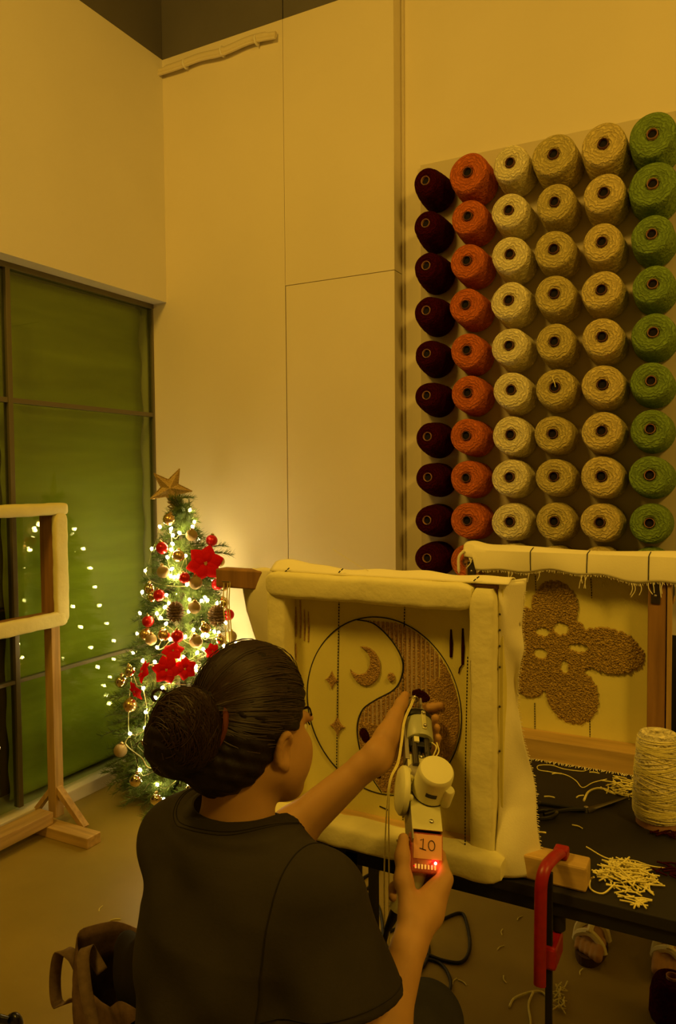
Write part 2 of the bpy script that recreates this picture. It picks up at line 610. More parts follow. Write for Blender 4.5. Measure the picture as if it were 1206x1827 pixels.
    def build(self, name, material, parent, smooth=1):
        V, F = self.net(smooth)
        inv = np.array((parent.matrix_basis if parent.parent is None else parent.parent.matrix_basis @ parent.matrix_basis).inverted())
        V = V @ inv[:3, :3].T + inv[:3, 3]
        me = bpy.data.meshes.new(name)
        me.vertices.add(len(V))
        me.vertices.foreach_set('co', V.ravel())
        me.loops.add(F.size)
        me.loops.foreach_set('vertex_index', F.ravel().astype(np.int32))
        me.polygons.add(len(F))
        me.polygons.foreach_set('loop_start', np.arange(0, F.size, 4, dtype=np.int32))
        me.polygons.foreach_set('loop_total', np.full(len(F), 4, np.int32))
        me.update(calc_edges=True)
        me.validate()
        me.polygons.foreach_set('use_smooth', [True] * len(me.polygons))
        return link_mesh(name, me, material, parent)


# ================================================================== the room
SEAM_X, STEP_X, BAND_Z, TOP_Z = 0.731, 1.297, 3.667, 4.7

fl = struct(MB().box(-0.4, 5.3, -6.0, 0.2, -0.06, 0.0).build('floor', 'floor'))
struct(MB().box(-0.4, 5.3, -6.0, 0.2, TOP_Z, TOP_Z + 0.05).build('ceiling', 'ceil'))
struct(MB().box(5.2, 5.3, -6.0, 0.2, 0, TOP_Z).build('wall_right', 'wall2'))
struct(MB().box(-0.4, 5.3, -6.1, -6.0, 0, TOP_Z).build('wall_front', 'wall2'))

wl = struct(MB().box(-0.30, 0.0, -6.0, 0.0, 2.430, BAND_Z).build('wall_left', 'wall'))
MB().box(-0.30, -0.002, -6.0, 0.0, BAND_Z, TOP_Z).build('upper_band', 'darkband', wl)

wb = struct(MB().box(-0.32, STEP_X - 0.004, 0.012, 0.10, 0, TOP_Z).build('wall_back', 'gap'))
MB().box(-0.32, SEAM_X - 0.003, 0.0, 0.012, 0, BAND_Z).build('wall_panel', 'wall2', wb)
MB().box(SEAM_X + 0.001, STEP_X, 0.0, 0.094, 0, 2.4235, bev=0.001).build('flush_door_panel', 'wall2', wb)
MB().box(SEAM_X - 0.001, STEP_X, 0.0, 0.094, 2.4265, BAND_Z).build('wall_panel', 'wall2', wb)
MB().box(-0.32, SEAM_X - 0.004, 0.002, 0.012, BAND_Z, TOP_Z).build('upper_band', 'darkband', wb)
MB().box(SEAM_X + 0.001, STEP_X, 0.002, 0.012, BAND_Z, TOP_Z).build('upper_band', 'darkband', wb)
MB().box(STEP_X - 0.004, 5.3, 0.095, 0.2, 0, TOP_Z).build('recessed_wall', 'wall2', wb)
MB().box(STEP_X, STEP_X + 0.012, 0.078, 0.095, 0, BAND_Z, bev=0.002).build('corner_bead', 'wall2', wb)

# window wall: bronze frame, glass, blind behind the glass
WX = -0.10
wd = struct(MB().box(WX - 0.03, WX + 0.012, -6.0, 0.0, 2.405, 2.430, bev=0.002).build('window_1', 'frame_alu'))
f = MB()
for yc, hw in ((-0.006, 0.006), (-0.905, 0.012), (-1.83, 0.012), (-2.75, 0.012)):
    MB().box(WX - 0.025, WX + 0.010, yc - hw, yc + hw, 0.08, 2.41, bev=0.002).build('mullion', 'frame_alu', wd)
ys = [-0.012, -0.905, -1.83, -2.75, -6.0]
for a, b in zip(ys[:-1], ys[1:]):
    for zc, hh in ((1.848, 0.011), (0.632, 0.008)):
        MB().box(WX - 0.022, WX + 0.007, b + 0.012, a - (0.012 if a < -0.1 else 0), zc - hh, zc + hh, bev=0.002).build('rail', 'frame_alu', wd)
    for z0, z1 in ((0.08, 0.624), (0.640, 1.837), (1.859, 2.405)):
        MB().box(WX - 0.010, WX - 0.004, b + 0.012, a - (0.012 if a < -0.1 else 0), z0, z1).build('glass_pane', 'glass', wd)
blind = MB().grid(lambda u, v: (WX - 0.075 + 0.006 * math.sin(v * 61 + 2.0 * math.sin(u * 3 + v * 9)) + 0.004 * math.sin(v * 23 + u * 2.2), -0.90 + u * 0.885, 0.09 + v * 2.32), 12, 150).build('roller_blind', 'blind', wd, True, solid=0.002)
struct(MB().box(-0.30, -0.065, -6.0, 0.0, 0.0, 0.062, bev=0.004).build('trim_1', 'sill'))
MB().box(-0.42, -0.38, -6, 0.1, 0, 2.5).build('night_sheet', 'gap', wd)  # added dark sheet standing in for the night darkness behind the bare panes

# conduit tied along the top of the back wall
t = thing('cable_conduit', 'cream cable conduit strapped along the top of the wall', 'conduit', (0.0, -0.02, 3.59))
pth = bez([(-0.015, -0.022, 3.600), (0.12, -0.026, 3.596), (0.26, -0.022, 3.604), (0.40, -0.026, 3.592), (0.55, -0.022, 3.606), (0.64, -0.024, 3.600), (0.705, -0.020, 3.594)], 6)
MB().tube(pth, [0.018 if 2 < i < len(pth) - 5 else 0.013 for i in range(len(pth))], 10).build('conduit_pipe', 'pipe', t, True)
MB().tube([(p.x, p.y - 0.006, p.z - 0.017) for p in pth], 0.008, 8).build('conduit_cable', 'pipe', t, True)
for x in (0.17, 0.40, 0.60):
    MB().lathe([(0.024, -0.004), (0.026, 0.0), (0.024, 0.004)], 14, Matrix.Translation((x, -0.026, 3.592)) @ Matrix.Rotation(math.pi / 2, 4, 'Y')).build('cable_tie', 'sill', t, True)

# ================================================================== yarn wall
board = struct(MB().box(1.392, 2.50, 0.072, 0.0945, 0.72, 2.887, bev=0.002).build('trim_2', 'board'))


def cone_profile(kind):
    if kind == 'slim':
        return [(0.030, 0.0), (0.070, 0.002), (0.0765, 0.012), (0.075, 0.05), (0.069, 0.10), (0.060, 0.145), (0.053, 0.161), (0.043, 0.1685), (0.030, 0.170), (0.0215, 0.168), (0.0200, 0.155), (0.0195, 0.06)]
    k = 0.0075 if kind == 'fat' else 0.0
    return [(0.030, 0.0), (0.073 + k, 0.002), (0.0795 + k, 0.012), (0.079 + k, 0.06), (0.0760 + k, 0.12), (0.0735 + k, 0.150), (0.0705 + k, 0.1595), (0.0640 + k, 0.1645), (0.047 + k * .5, 0.1665), (0.030, 0.1650), (0.0220, 0.160), (0.0205, 0.150), (0.0195, 0.06)]


def cone_mesh(kind, seed):
    """wound yarn: lathe body with shallow irregular winding ridges"""
    prof = cone_profile(kind)
    fine = []
    for (a, b) in zip(prof[:-1], prof[1:]):
        n = max(2, int(math.hypot(b[0] - a[0], b[1] - a[1]) / 0.006))
        fine += [(a[0] + (b[0] - a[0]) * i / n, a[1] + (b[1] - a[1]) * i / n) for i in range(n)]
    fine.append(prof[-1])
    m = local_mb().lathe(fine, 40)
    m.f = [q for q in m.f if len(q) == 4]
    r_ = random.Random(seed)
    ph = [r_.uniform(0, 6.28) for _ in range(6)]
    out = []
    for p in m.v:
        x, y, z = p
        r = math.hypot(x, y)
        an = math.atan2(y, x)
        k = 0.0007 * math.sin(190 * z + 2 * an + ph[0]) + 0.0006 * math.sin(150 * z - 3 * an + ph[1]) + 0.0016 * math.sin(2 * an + ph[2])
        kz = 0.0008 * math.sin(260 * r + 2 * an + ph[3]) + 0.0010 * math.sin(3 * an + 120 * r + ph[4])
        if r > 0.022:
            s_ = (r + k * (1 if z < 0.16 else 0.4)) / r
            x, y, z = x * s_, y * s_, z + (kz if z > 0.14 else 0)
        out.append((x, y, z))
    m.v = out
    return m.mesh('yarn_body', True)


ORD = ['top', 'second', 'third', 'fourth', 'fifth', 'sixth', 'seventh', 'eighth', 'ninth', 'tenth']
COLS = [
    (1.485, 'y_maroon', 'dark maroon', 'slim', 'the maroon column'),
    (1.660, 'y_orange', 'burnt orange', 'mid', 'the orange column'),
    (1.838, 'y_cream', 'pale cream', 'mid', 'the cream column'),
    (2.010, 'y_oat', 'oatmeal', 'mid', 'the oatmeal column'),
    (2.191, 'y_beige', 'beige', 'mid', 'the beige column'),
    (2.368, 'y_green', 'olive green', 'mid', 'the green column'),
]
ROWS = [2.752, 2.570, 2.393, 2.214, 2.031, 1.855, 1.679, 1.504, 1.328, 1.158]
BIG = {(1, 0), (3, 0), (4, 0), (5, 0), (5, 1)}
TILT = math.radians(4.5)
tube_me = local_mb().lathe([(0.0192, 0.02), (0.0192, 0.170), (0.0182, 0.1715), (0.0168, 0.170), (0.0168, 0.02)], 20).mesh('core_tube', True)
tube_me.materials.append(MAT['tubecard'])
tube_dk = tube_me.copy()
tube_dk.materials.clear()
tube_dk.materials.append(MAT['tubedark'])
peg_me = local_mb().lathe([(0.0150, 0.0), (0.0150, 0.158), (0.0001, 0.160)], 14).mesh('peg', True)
peg_me.materials.append(MAT['hole_shade'])  # peg blackened and set forward to paint in the shade inside the core
for ci, (cx, mt, cname, kind, where) in enumerate(COLS):
    meshes = []
    for v in range(3):
        me = cone_mesh(kind, 10 * ci + v)
        me.materials.append(MAT[mt])
        meshes.append(me)
    fat = cone_mesh('fat', 99 + ci)
    fat.materials.append(MAT[mt])
    for ri, cz in enumerate(ROWS):
        ln = 0.168
        base = Vector((cx + rng.uniform(-.004, .004), 0.071, cz - ln * math.sin(TILT) - 0.002 + rng.uniform(-.003, .003)))
        q = Matrix.Translation(base) @ Matrix.Rotation(math.pi / 2 - TILT + rng.uniform(-.02, .02), 4, 'X') @ Matrix.Rotation(rng.uniform(-.02, .02), 4, 'Y')
        sc = rng.uniform(0.965, 1.025) * (1.02 if ci == 4 else 1.0)
        big = (ci, ri) in BIG
        t = thing('yarn_cone', f'{cname} yarn cone on a wall peg, {ORD[ri]} in {where}', 'yarn cone', group='yarn cones pegged on the wall board',
                  mtx=q @ Matrix.Diagonal((sc, sc, 1, 1)))
        o = link_mesh('yarn_body', fat if big else meshes[(ri * 2 + ci) % 3], None, t)
        o.rotation_euler.z = rng.uniform(0, 6.28)
        link_mesh('core_tube', tube_me if ci in (0, 5) else tube_dk, None, t)
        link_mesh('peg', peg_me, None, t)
        if (ci, ri) == (3, 5):
            o = link_mesh('loose_end', local_mb().tube(bez([(0.004, 0.0, 0.166), (0.0, 0.018, 0.172), (-0.008, 0.036, 0.170), (-0.006, 0.045, 0.167)], 5), 0.0018, 5).mesh('loose_end', True), 'yarnwhite', t)

# ================================================================== padded frame on a stand by the window
t = thing('frame_stand', 'tall pine stand holding a padded cloth-wrapped frame by the window', 'frame stand', (0.05, -0.86, 0.0))
for y in (-0.861, -2.20):
    MB().box(0.024, 0.070, y, y + 0.046, 0.045, 0.93, bev=0.002).build('post', 'pine', t)
    MB().box(-0.045, 0.335, y - 0.078, y - 0.003, 0.0, 0.045, bev=0.003).build('foot', 'pine_x', t)
    MB().box(-0.012, 0.012, y + 0.006, y + 0.036, -0.115, 0.115, Matrix.Translation((0.135, 0, 0.105)) @ Matrix.Rotation(math.radians(-48), 4, 'Y')).build('brace', 'pine', t)
    MB().box(-0.010, 0.010, y + 0.006, y + 0.036, -0.085, 0.085, Matrix.Translation((-0.02, 0, 0.105)) @ Matrix.Rotation(math.radians(42), 4, 'Y')).build('brace', 'pine', t)
MB().box(0.022, 0.105, -2.20, -0.905, 0.045, 0.098, bev=0.003).build('base_beam', 'pine_y', t)
MB().box(-0.02, 0.03, -1.06, -0.97, 0.045, 0.072, bev=0.002).build('spacer_block', 'brownwood', t)
MB().box(-0.022, 0.060, -0.832, -0.780, 0.90, 1.36, bev=0.002).build('stile', 'brownwood', t)
MB().box(0.022, 0.062, -2.20, -2.158, 0.90, 1.36, bev=0.002).build('stile', 'brownwood', t)
MB().box(-0.018, 0.062, -2.20, -0.79, 0.886, 0.93, bev=0.002).build('bottom_bar', 'brownwood', t)


def padded(x0, x1, y0, y1, z0, z1, axis, amp=0.003, seed=1):
    """soft rounded bar: superellipse section with lumps"""
    m = MB()
    c = Vector(((x0 + x1) / 2, (y0 + y1) / 2, (z0 + z1) / 2))
    h = ((x1 - x0) / 2, (y1 - y0) / 2, (z1 - z0) / 2)
    a, b = [i for i in range(3) if i != axis]
    if (a, b) == (0, 2):
        a, b = 2, 0
    L = h[axis]
    n = max(10, int(L * 2 / 0.012))
    seg = 24
    r_ = random.Random(seed)
    ph = [r_.uniform(0, 6) for _ in range(6)]
    vs, fs = [], []
    for i in range(n + 1):
        s_ = -L + 2 * L * i / n
        e = min(1.0, (min(i, n - i) + 0.7) / 2.2)
        e = e ** 0.35
        for k in range(seg):
            an = 2 * math.pi * k / seg
            ca, sa = math.cos(an), math.sin(an)
            p = [0, 0, 0]
            g = (amp * math.sin(26 * s_ + 2 * an + ph[0]) + amp * 0.7 * math.sin(61 * s_ - an + ph[1]) + amp * .5 * math.sin(110 * s_ + 3 * an + ph[2]))
            p[axis] = s_
            p[a] = (h[a] * e + g) * math.copysign(abs(ca) ** 0.42, ca)
            p[b] = (h[b] * e + g) * math.copysign(abs(sa) ** 0.42, sa)
            vs.append(c + Vector(p))
    for i in range(n):
        for k in range(seg):
            k2 = (k + 1) % seg
            fs.append((i * seg + k, i * seg + k2, (i + 1) * seg + k2, (i + 1) * seg + k))
    fs.append(tuple(range(seg - 1, -1, -1)))
    fs.append(tuple(n * seg + k for k in range(seg)))
    return m.add(vs, fs)


padded(-0.020, 0.084, -2.22, -0.752, 1.354, 1.406, 1, 0.0007, 3).build('padding_roll', 'foam', t, True)
padded(0.056, 0.086, -0.838, -0.770, 0.888, 1.362, 2, 0.0006, 4).build('padding_roll', 'foam', t, True)
padded(0.056, 0.088, -2.2, -0.785, 0.876, 0.938, 1, 0.0007, 5).build('padding_roll', 'foam', t, True)
padded(0.050, 0.088, -2.20, -2.14, 0.888, 1.362, 2, 0.002, 6).build('padding_roll', 'foam', t, True)

# ================================================================== christmas tree
TX, TY = 0.32, -0.30
ZR = [0, .12, .3, .52, .8, 1.1, 1.3, 1.42]
RR = [.26, .34, .36, .33, .215, .155, .080, .015]
tree = thing('christmas_tree', 'green artificial Christmas tree lit with warm lights in the corner', 'christmas tree', (TX, TY, 0))
MB().lathe([(0.018, 0.02), (0.016, 0.6), (0.010, 1.2), (0.004, 1.42)], 8, Matrix.Translation((TX, TY, 0))).build('stem', 'trunk', tree, True)
for k in range(3):
    a = k * 2.094 + 0.4
    MB().tube([(TX, TY, 0.10), (TX + 0.09 * math.cos(a), TY + 0.09 * math.sin(a), 0.03), (TX + 0.17 * math.cos(a), TY + 0.17 * math.sin(a), 0.010)], 0.009, 8).build('stand_leg', 'black', tree, True)
NV, NF = [], []
stems = MB()


def sprig(root, d, L, nn, nl):
    d = Vector(d).normalized()
    side = d.orthogonal().normalized()
    bi = d.cross(side)
    droop = Vector((0, 0, -0.25 * L))
    pts = [root + d * (L * s_) + droop * (s_ * s_) for s_ in (0, .35, .7, 1)]
    stems.tube(pts, [0.0022, 0.002, 0.0017, 0.001], 4)
    for _ in range(nn):
        s_ = rng.uniform(0.08, 1.0)
        p = root + d * (L * s_) + droop * (s_ * s_)
        an = rng.uniform(0, 6.283)
        o = (side * math.cos(an) + bi * math.sin(an))
        nd = (o * rng.uniform(0.6, 1.0) + d * rng.uniform(0.35, 0.9)).normalized()
        wv = nd.cross(d).normalized() * 0.0013
        ln = nl * rng.uniform(0.7, 1.15)
        b = len(NV)
        e = p + nd * ln
        NV.extend(((p - wv)[:], (p + wv)[:], (e + wv * .35)[:], (e - wv * .35)[:]))
        NF.append((b, b + 1, b + 2, b + 3))


for i in range(1250):
    z = (1.40 * (1 - math.sqrt(rng.uniform(0.0, 1.0))) + 0.07) if i % 4 else rng.uniform(0.5, 1.38)
    if i % 5 == 0:
        z = rng.uniform(0.06, 0.45)
    R = np.interp(z, ZR, RR)
    a = rng.uniform(0, 6.283)
    L = min(0.15, 0.05 + R * 0.35) * rng.uniform(0.8, 1.2)
    rr = max(0.0, R * rng.uniform(0.62, 1.04) - L * 0.8)
    dv = Vector((math.cos(a), math.sin(a), rng.uniform(-0.15, 0.55)))
    root = Vector((TX + rr * math.cos(a), TY + rr * math.sin(a), z - 0.03))
    if root.x + dv.x * L < -0.02 or root.y + dv.y * L > -0.045:
        continue
    sprig(root, dv, L, 85, 0.034)
for i in range(26):
    a = rng.uniform(0, 6.283)
    sprig(Vector((TX, TY, rng.uniform(1.22, 1.38))), (math.cos(a) * .6, math.sin(a) * .6, 1.0), 0.10, 60, 0.03)
for (q, L) in (((0.50, -0.14, 1.16), 0.10), ((0.47, -0.16, 1.20), 0.10)):
    sprig(Vector((TX, TY, 1.14)) + (Vector(q) - Vector((TX, TY, 1.14))) * 0.45, Vector(q) - Vector((TX, TY, 1.12)), 0.13, 120, 0.034)
m = MB()
m.v, m.f = NV, NF
tag(m.build('needles', 'needle', tree), kind='stuff')
tag(stems.build('branch_wires', 'trunk', tree), kind='stuff')

ORN = [('g',0.326,-0.393,1.319,0.0286),('m',0.429,-0.359,1.247,0.0272),('r',0.327,-0.446,1.191,0.0282),('r',0.433,-0.214,1.211,0.0282),('g',0.410,-0.430,1.156,0.0281),('m',0.359,-0.478,1.087,0.0292),('g',0.462,-0.193,1.109,0.0255),('r',0.448,-0.438,1.059,0.0254),('m',0.483,-0.403,1.034,0.0306),('r',0.516,-0.284,1.015,0.0288),('g',0.504,-0.220,0.996,0.0239),('c',0.294,-0.497,1.008,0.0281),('c',0.316,-0.505,0.974,0.0254),('r',0.353,-0.501,0.983,0.0266),('m',0.493,-0.426,0.926,0.0291),('c',0.531,-0.262,0.926,0.0263),('r',0.534,-0.224,0.863,0.0265),('r',0.307,-0.526,0.864,0.0266),('c',0.531,-0.401,0.831,0.0267),('g',0.303,-0.538,0.807,0.0278),('m',0.339,-0.544,0.788,0.0264),('g',0.398,-0.524,0.810,0.0275),('r',0.453,-0.499,0.805,0.0288),('m',0.517,-0.450,0.779,0.0302),('c',0.570,-0.341,0.768,0.0257),('m',0.569,-0.257,0.768,0.0275),('c',0.265,-0.598,0.647,0.0276),('c',0.214,-0.605,0.598,0.0290),('g',0.312,-0.655,0.516,0.0307),('m',0.274,-0.679,0.317,0.0295),('g',0.412,-0.664,0.371,0.0218),('r',0.464,-0.654,0.322,0.0314),('r',0.543,-0.612,0.280,0.0217),('c',0.359,-0.677,0.199,0.0292),('c',0.449,-0.652,0.123,0.0267),('c',0.578,-0.575,0.167,0.0243)]
KIND = {'g': ('goldball', 'satin gold bauble hanging on the Christmas tree', 'satin gold baubles on the tree'),
        'm': ('matteball', 'dull glittered gold bauble hanging on the Christmas tree', 'glittered gold baubles on the tree'),
        'r': ('redball', 'shiny red bauble hanging on the Christmas tree', 'red baubles on the tree'),
        'c': ('chromeball', 'mirror-finish gold bauble hanging on the Christmas tree', 'mirror baubles on the tree')}
SPECIAL = {
    0: 'satin gold bauble just under the glitter star',
    1: 'dull gold bauble below the star and above the large poinsettia',
    2: 'topmost red bauble on the window side of the tree',
    3: 'red bauble above the large poinsettia, against the wall',
    4: 'satin gold bauble beside the petals of the large poinsettia',
    5: 'dull gold bauble under the topmost window-side red bauble',
    6: 'satin gold bauble half behind the large poinsettia, against the wall',
    7: 'red bauble tucked under the petals of the large poinsettia',
    8: 'dull gold bauble directly beneath the large poinsettia',
    9: 'red bauble on the wall side below the large poinsettia',
    10: 'small gold bauble peeking out behind the red one by the wooden bar',
    11: 'upper of two touching mirror baubles on the window side',
    12: 'lower of two touching mirror baubles on the window side',
    13: 'red bauble next to two touching mirror baubles',
    14: 'dull gold bauble between the two pine cones',
    15: 'mirror bauble just above the wall-side pine cone',
    16: 'red bauble beside a pine cone on the wall side',
    17: 'red bauble above a cluster of three gold baubles, window side',
    18: 'mirror bauble below and between the two pine cones',
    19: 'satin gold bauble at the window end of a cluster of three',
    20: 'dull gold bauble lowest in a cluster of three gold ones',
    21: 'satin gold bauble beside the red one over the folded poinsettia',
    22: 'red bauble just above the small folded poinsettia',
    23: 'dull gold bauble near the crown of the seated woman',
    24: 'mirror bauble near the crown of the seated woman',
    25: 'dull gold bauble beside threads hanging from the wooden bar',
    26: 'mirror bauble next to the sideways poinsettia, tree side',
    27: 'outermost mirror bauble next to the sideways poinsettia, window side',
    28: 'satin gold bauble below the drooping poinsettia',
    29: 'dull gold bauble on a low branch by the window sill',
    30: 'small gold bauble half behind the hair bun',
    31: 'large red bauble half behind the hair bun',
    32: 'red bauble mostly hidden under the hair bun',
    33: 'mirror-finish bauble dangling below the lowest branches',
    34: 'mirror bauble low on the tree beside the shoulder of the woman',
    35: 'mirror bauble just behind the collar of the woman'}
ball_me = {}
cap_me = local_mb().lathe([(0.30, 0.93), (0.30, 1.16), (0.24, 1.20), (0.0001, 1.20)], 12).tube([(0.0, 0.02, 1.18), (0.10, 0.0, 1.30), (0.0, -0.02, 1.42), (-0.10, 0.0, 1.30), (0.0, 0.02, 1.18)], 0.03, 5).mesh('cap', True)
cap_me.materials.append(MAT['capgold'])
for k, v in KIND.items():
    me = local_mb().ball((0, 0, 0), 1.0, 24, 16).mesh('ball', True)
    me.materials.append(MAT[v[0]])
    ball_me[k] = me
for i, (k, x, y, z, r) in enumerate(ORN):
    mt, lab, grp = KIND[k]
    t = thing('bauble', SPECIAL.get(i, lab), 'bauble', (x, y, z), group=grp)
    t.scale = (r, r, r)
    t.rotation_euler = (rng.uniform(-.3, .3), rng.uniform(-.3, .3), rng.uniform(0, 6))
    link_mesh('ball', ball_me[k], None, t)
    link_mesh('cap', cap_me, None, t)

# poinsettias
FLOW = [(0.499,-0.352,1.118,0.090),(0.460,-0.539,0.747,0.052),(0.454,-0.577,0.671,0.066),(0.520,-0.532,0.673,0.054),(0.350,-0.611,0.658,0.054),(0.334,-0.645,0.579,0.049),(0.579,-0.412,0.732,0.038)]
FLAB = ['large red velvet poinsettia with pale centre on the tree', 'small red poinsettia with folded petals above the wide one', 'wide red poinsettia in the middle of the lower tree', 'dark red poinsettia half behind the hair of the seated woman',
        'red poinsettia turned sideways near two mirror baubles', 'drooping red poinsettia below the sideways one', 'small red poinsettia behind the crown of the head']
pm = local_mb().grid(lambda u, v: ((u - .5) * 2 * 0.40 * math.sin(math.pi * min(1, v * 0.96 + 0.04)) ** 0.8 * (1.25 - 0.5 * v), v, 0.20 * math.sin(v * 2.2) - 0.25 * v * v - 0.5 * ((u - .5) ** 2) * math.sin(math.pi * v)), 6, 10)
petal_me = pm.mesh('petal', True)
petal_me.materials.append(MAT['poin'])
sta_me = local_mb()
for k in range(9):
    a = k * 2.4
    rr = 0.03 * k ** 0.5
    sta_me.ball((rr * math.cos(a), rr * math.sin(a), 0.10), 0.035, 8, 6)
sta_me = sta_me.mesh('stamens', True)
sta_me.materials.append(MAT['capgold'])
for i, (x, y, z, r) in enumerate(FLOW):
    outw = Vector((x - TX, y - TY, 0)).normalized() * 0.6 + Vector((0.55, -0.75, 0.12))
    if i in (4,):
        outw = Vector((-0.5, -0.8, 0.5))
    if i == 5:
        outw = Vector((-0.2, -1.0, -0.35))
    if i == 1:
        outw = Vector((0.5, -0.6, 0.75))
    rot = outw.to_track_quat('Z', 'Y').to_matrix().to_4x4()
    t = thing('poinsettia', FLAB[i], 'flower', group='poinsettias on the tree', mtx=Matrix.Translation((x, y, z)) @ rot @ Matrix.Rotation(rng.uniform(0, 1), 4, 'Z') @ Matrix.Diagonal((r, r, r, 1)))
    for k in range(6):
        o = link_mesh('petal', petal_me, None, t)
        o.rotation_euler = (rng.uniform(-.25, .15), 0, k * math.pi / 3 + rng.uniform(-.15, .15))
    for k in range(4):
        o = link_mesh('petal', petal_me, None, t)
        o.rotation_euler = (rng.uniform(0.25, .5), 0, k * math.pi / 2 + 0.5)
        o.scale = (0.6, 0.6, 0.6)
    link_mesh('stamens', sta_me, None, t)

# pine cones
for i, (x, y, z, r) in enumerate([(0.436, -0.490, 0.912, 0.038), (0.547, -0.334, 0.876, 0.040)]):
    t = thing('pine_cone', ['brown pine cone on the tree, on the window side', 'brown pine cone on the tree beside a red bauble'][i], 'pine cone', (x, y, z), group='pine cones on the tree')
    MB().ball((x, y, z), r * 0.72, 12, 8, (1, 1, 1.25)).build('core', 'cone_scale', t, True)
    sc = MB()
    for lv in range(9):
        th = math.pi * (lv + 1) / 10.5
        n = max(4, int(13 * math.sin(th)))
        for k in range(n):
            a = 2 * math.pi * (k + 0.5 * (lv % 2)) / n
            d = Vector((math.sin(th) * math.cos(a), math.sin(th) * math.sin(a), math.cos(th) * 1.2))
            p = Vector((x, y, z)) + d * r * 0.70
            q = (Vector((d.x, d.y, d.z + 0.5))).to_track_quat('Z', 'Y').to_matrix().to_4x4()
            sc.ball(p + d * r * .2, r * 0.30, 6, 4, (0.75, 0.3, 0.75), q.to_3x3())
    sc.build('scales', 'cone_scale', t, True)

# star
sx, sy, sz = 0.283, -0.331, 1.462
star_rot = (Vector((2.3, -2.8, 0.25))).to_track_quat('Z', 'Y').to_matrix().to_4x4() @ Matrix.Rotation(math.radians(-26), 4, 'Z')
t = thing('star_topper', 'gold glitter star on top of the Christmas tree', 'star', mtx=Matrix.Translation((sx, sy, sz)) @ star_rot)
m = local_mb()
pts = []
for k in range(10):
    a = math.pi / 2 + k * math.pi / 5
    r = 0.104 if k % 2 == 0 else 0.042
    pts.append((r * math.cos(a), r * math.sin(a), 0))
vs = pts + [(0, 0, 0.016), (0, 0, -0.016)]
fs = []
for k in range(10):
    k2 = (k + 1) % 10
    fs += [(k, k2, 10), (k2, k, 11)]
m.add(vs, fs)
m.build('star_body', 'glitter', t)
m = local_mb()
for k in range(10):
    m.tube([pts[k], pts[(k + 1) % 10]], 0.0028, 5)
m.build('star_wire', 'glitter', t)
cdir = Vector((0.44, -0.9, 0))
coil = [cdir * (0.035 + 0.0042 * a) + Vector((0.9, 0.44, 0)) * 0.012 * math.cos(a * 1.3) + Vector((0, 0, 0.012 * math.sin(a * 1.3))) for a in range(24)]
local_mb().tube(coil, 0.0035, 6).build('star_spring', 'glitter', t, True)

# light string
BULB = [(0.364,-0.289,1.359),(0.397,-0.297,1.304),(0.404,-0.320,1.283),(0.333,-0.388,1.276),(0.350,-0.396,1.246),(0.375,-0.379,1.257),(0.357,-0.408,1.208),(0.358,-0.418,1.182),(0.418,-0.391,1.154),(0.347,-0.434,1.148),(0.381,-0.443,1.097),(0.379,-0.450,1.064),(0.395,-0.444,1.060),(0.410,-0.435,1.063),(0.444,-0.416,1.026),(0.370,-0.471,0.981),(0.459,-0.419,0.958),(0.490,-0.371,0.948),(0.495,-0.351,0.961),(0.501,-0.342,0.946),(0.386,-0.474,0.943),(0.370,-0.482,0.927),(0.332,-0.494,0.897),(0.356,-0.495,0.879),(0.463,-0.429,0.907),(0.384,-0.493,0.855),(0.486,-0.428,0.824),(0.513,-0.396,0.796),(0.525,-0.377,0.791),(0.531,-0.333,0.802),(0.537,-0.308,0.793),(0.465,-0.460,0.796),(0.412,-0.500,0.788),(0.509,-0.278,0.925),(0.363,-0.531,0.752),(0.301,-0.558,0.692),(0.368,-0.554,0.692),(0.444,-0.527,0.693),(0.465,-0.506,0.707),(0.481,-0.493,0.712),(0.518,-0.444,0.726),(0.531,-0.415,0.737),(0.545,-0.397,0.727),(0.562,-0.304,0.733),(0.529,-0.468,0.669),(0.343,-0.603,0.583),(0.431,-0.579,0.589),(0.456,-0.556,0.615),(0.253,-0.577,0.630),(0.378,-0.629,0.487),(0.412,-0.604,0.549),(0.302,-0.648,0.386),(0.459,-0.630,0.261),(0.463,-0.629,0.280),(0.379,-0.638,0.421)]
for i in range(30):      # the string goes on round the sides of the tree that face the walls
    z = 0.25 + 1.05 * (i + 0.5) / 30
    a = math.radians(35 + (i * 67) % 195)
    R = float(np.interp(z, ZR, RR)) + 0.012
    BULB.append((max(0.02, TX + R * math.cos(a)), min(-0.03, TY + R * math.sin(a)), z))
BULB += [(0.41, -0.60, 0.16), (0.50, -0.57, 0.20), (0.33, -0.62, 0.22), (0.55, -0.50, 0.14), (0.46, -0.62, 0.11)]  # extra low bulbs added in front to brighten the floor by the tree
t = thing('light_string', 'string of warm white fairy lights wound round the tree', 'fairy lights', (TX, TY, 0.2))
bulb_me = local_mb().ball((0, 0, 0), 0.0068, 10, 7, (1, 1, 1.35)).mesh('bulb', True)
bulb_me.materials.append(MAT['bulb'])
for p in BULB:
    o = link_mesh('bulb', bulb_me, None, t)
    o.location = Vector(p) - Vector((TX, TY, 0.2))
    o.rotation_euler = (rng.uniform(-1, 1), rng.uniform(-1, 1), 0)
seq = []
rest = sorted(BULB, key=lambda p: -p[2])
cur = rest.pop(0)
seq.append(cur)
while rest:
    nx = min(rest[:9], key=lambda p: (Vector(p) - Vector(cur)).length)
    rest.remove(nx)
    seq.append(nx)
    cur = nx
wp = []
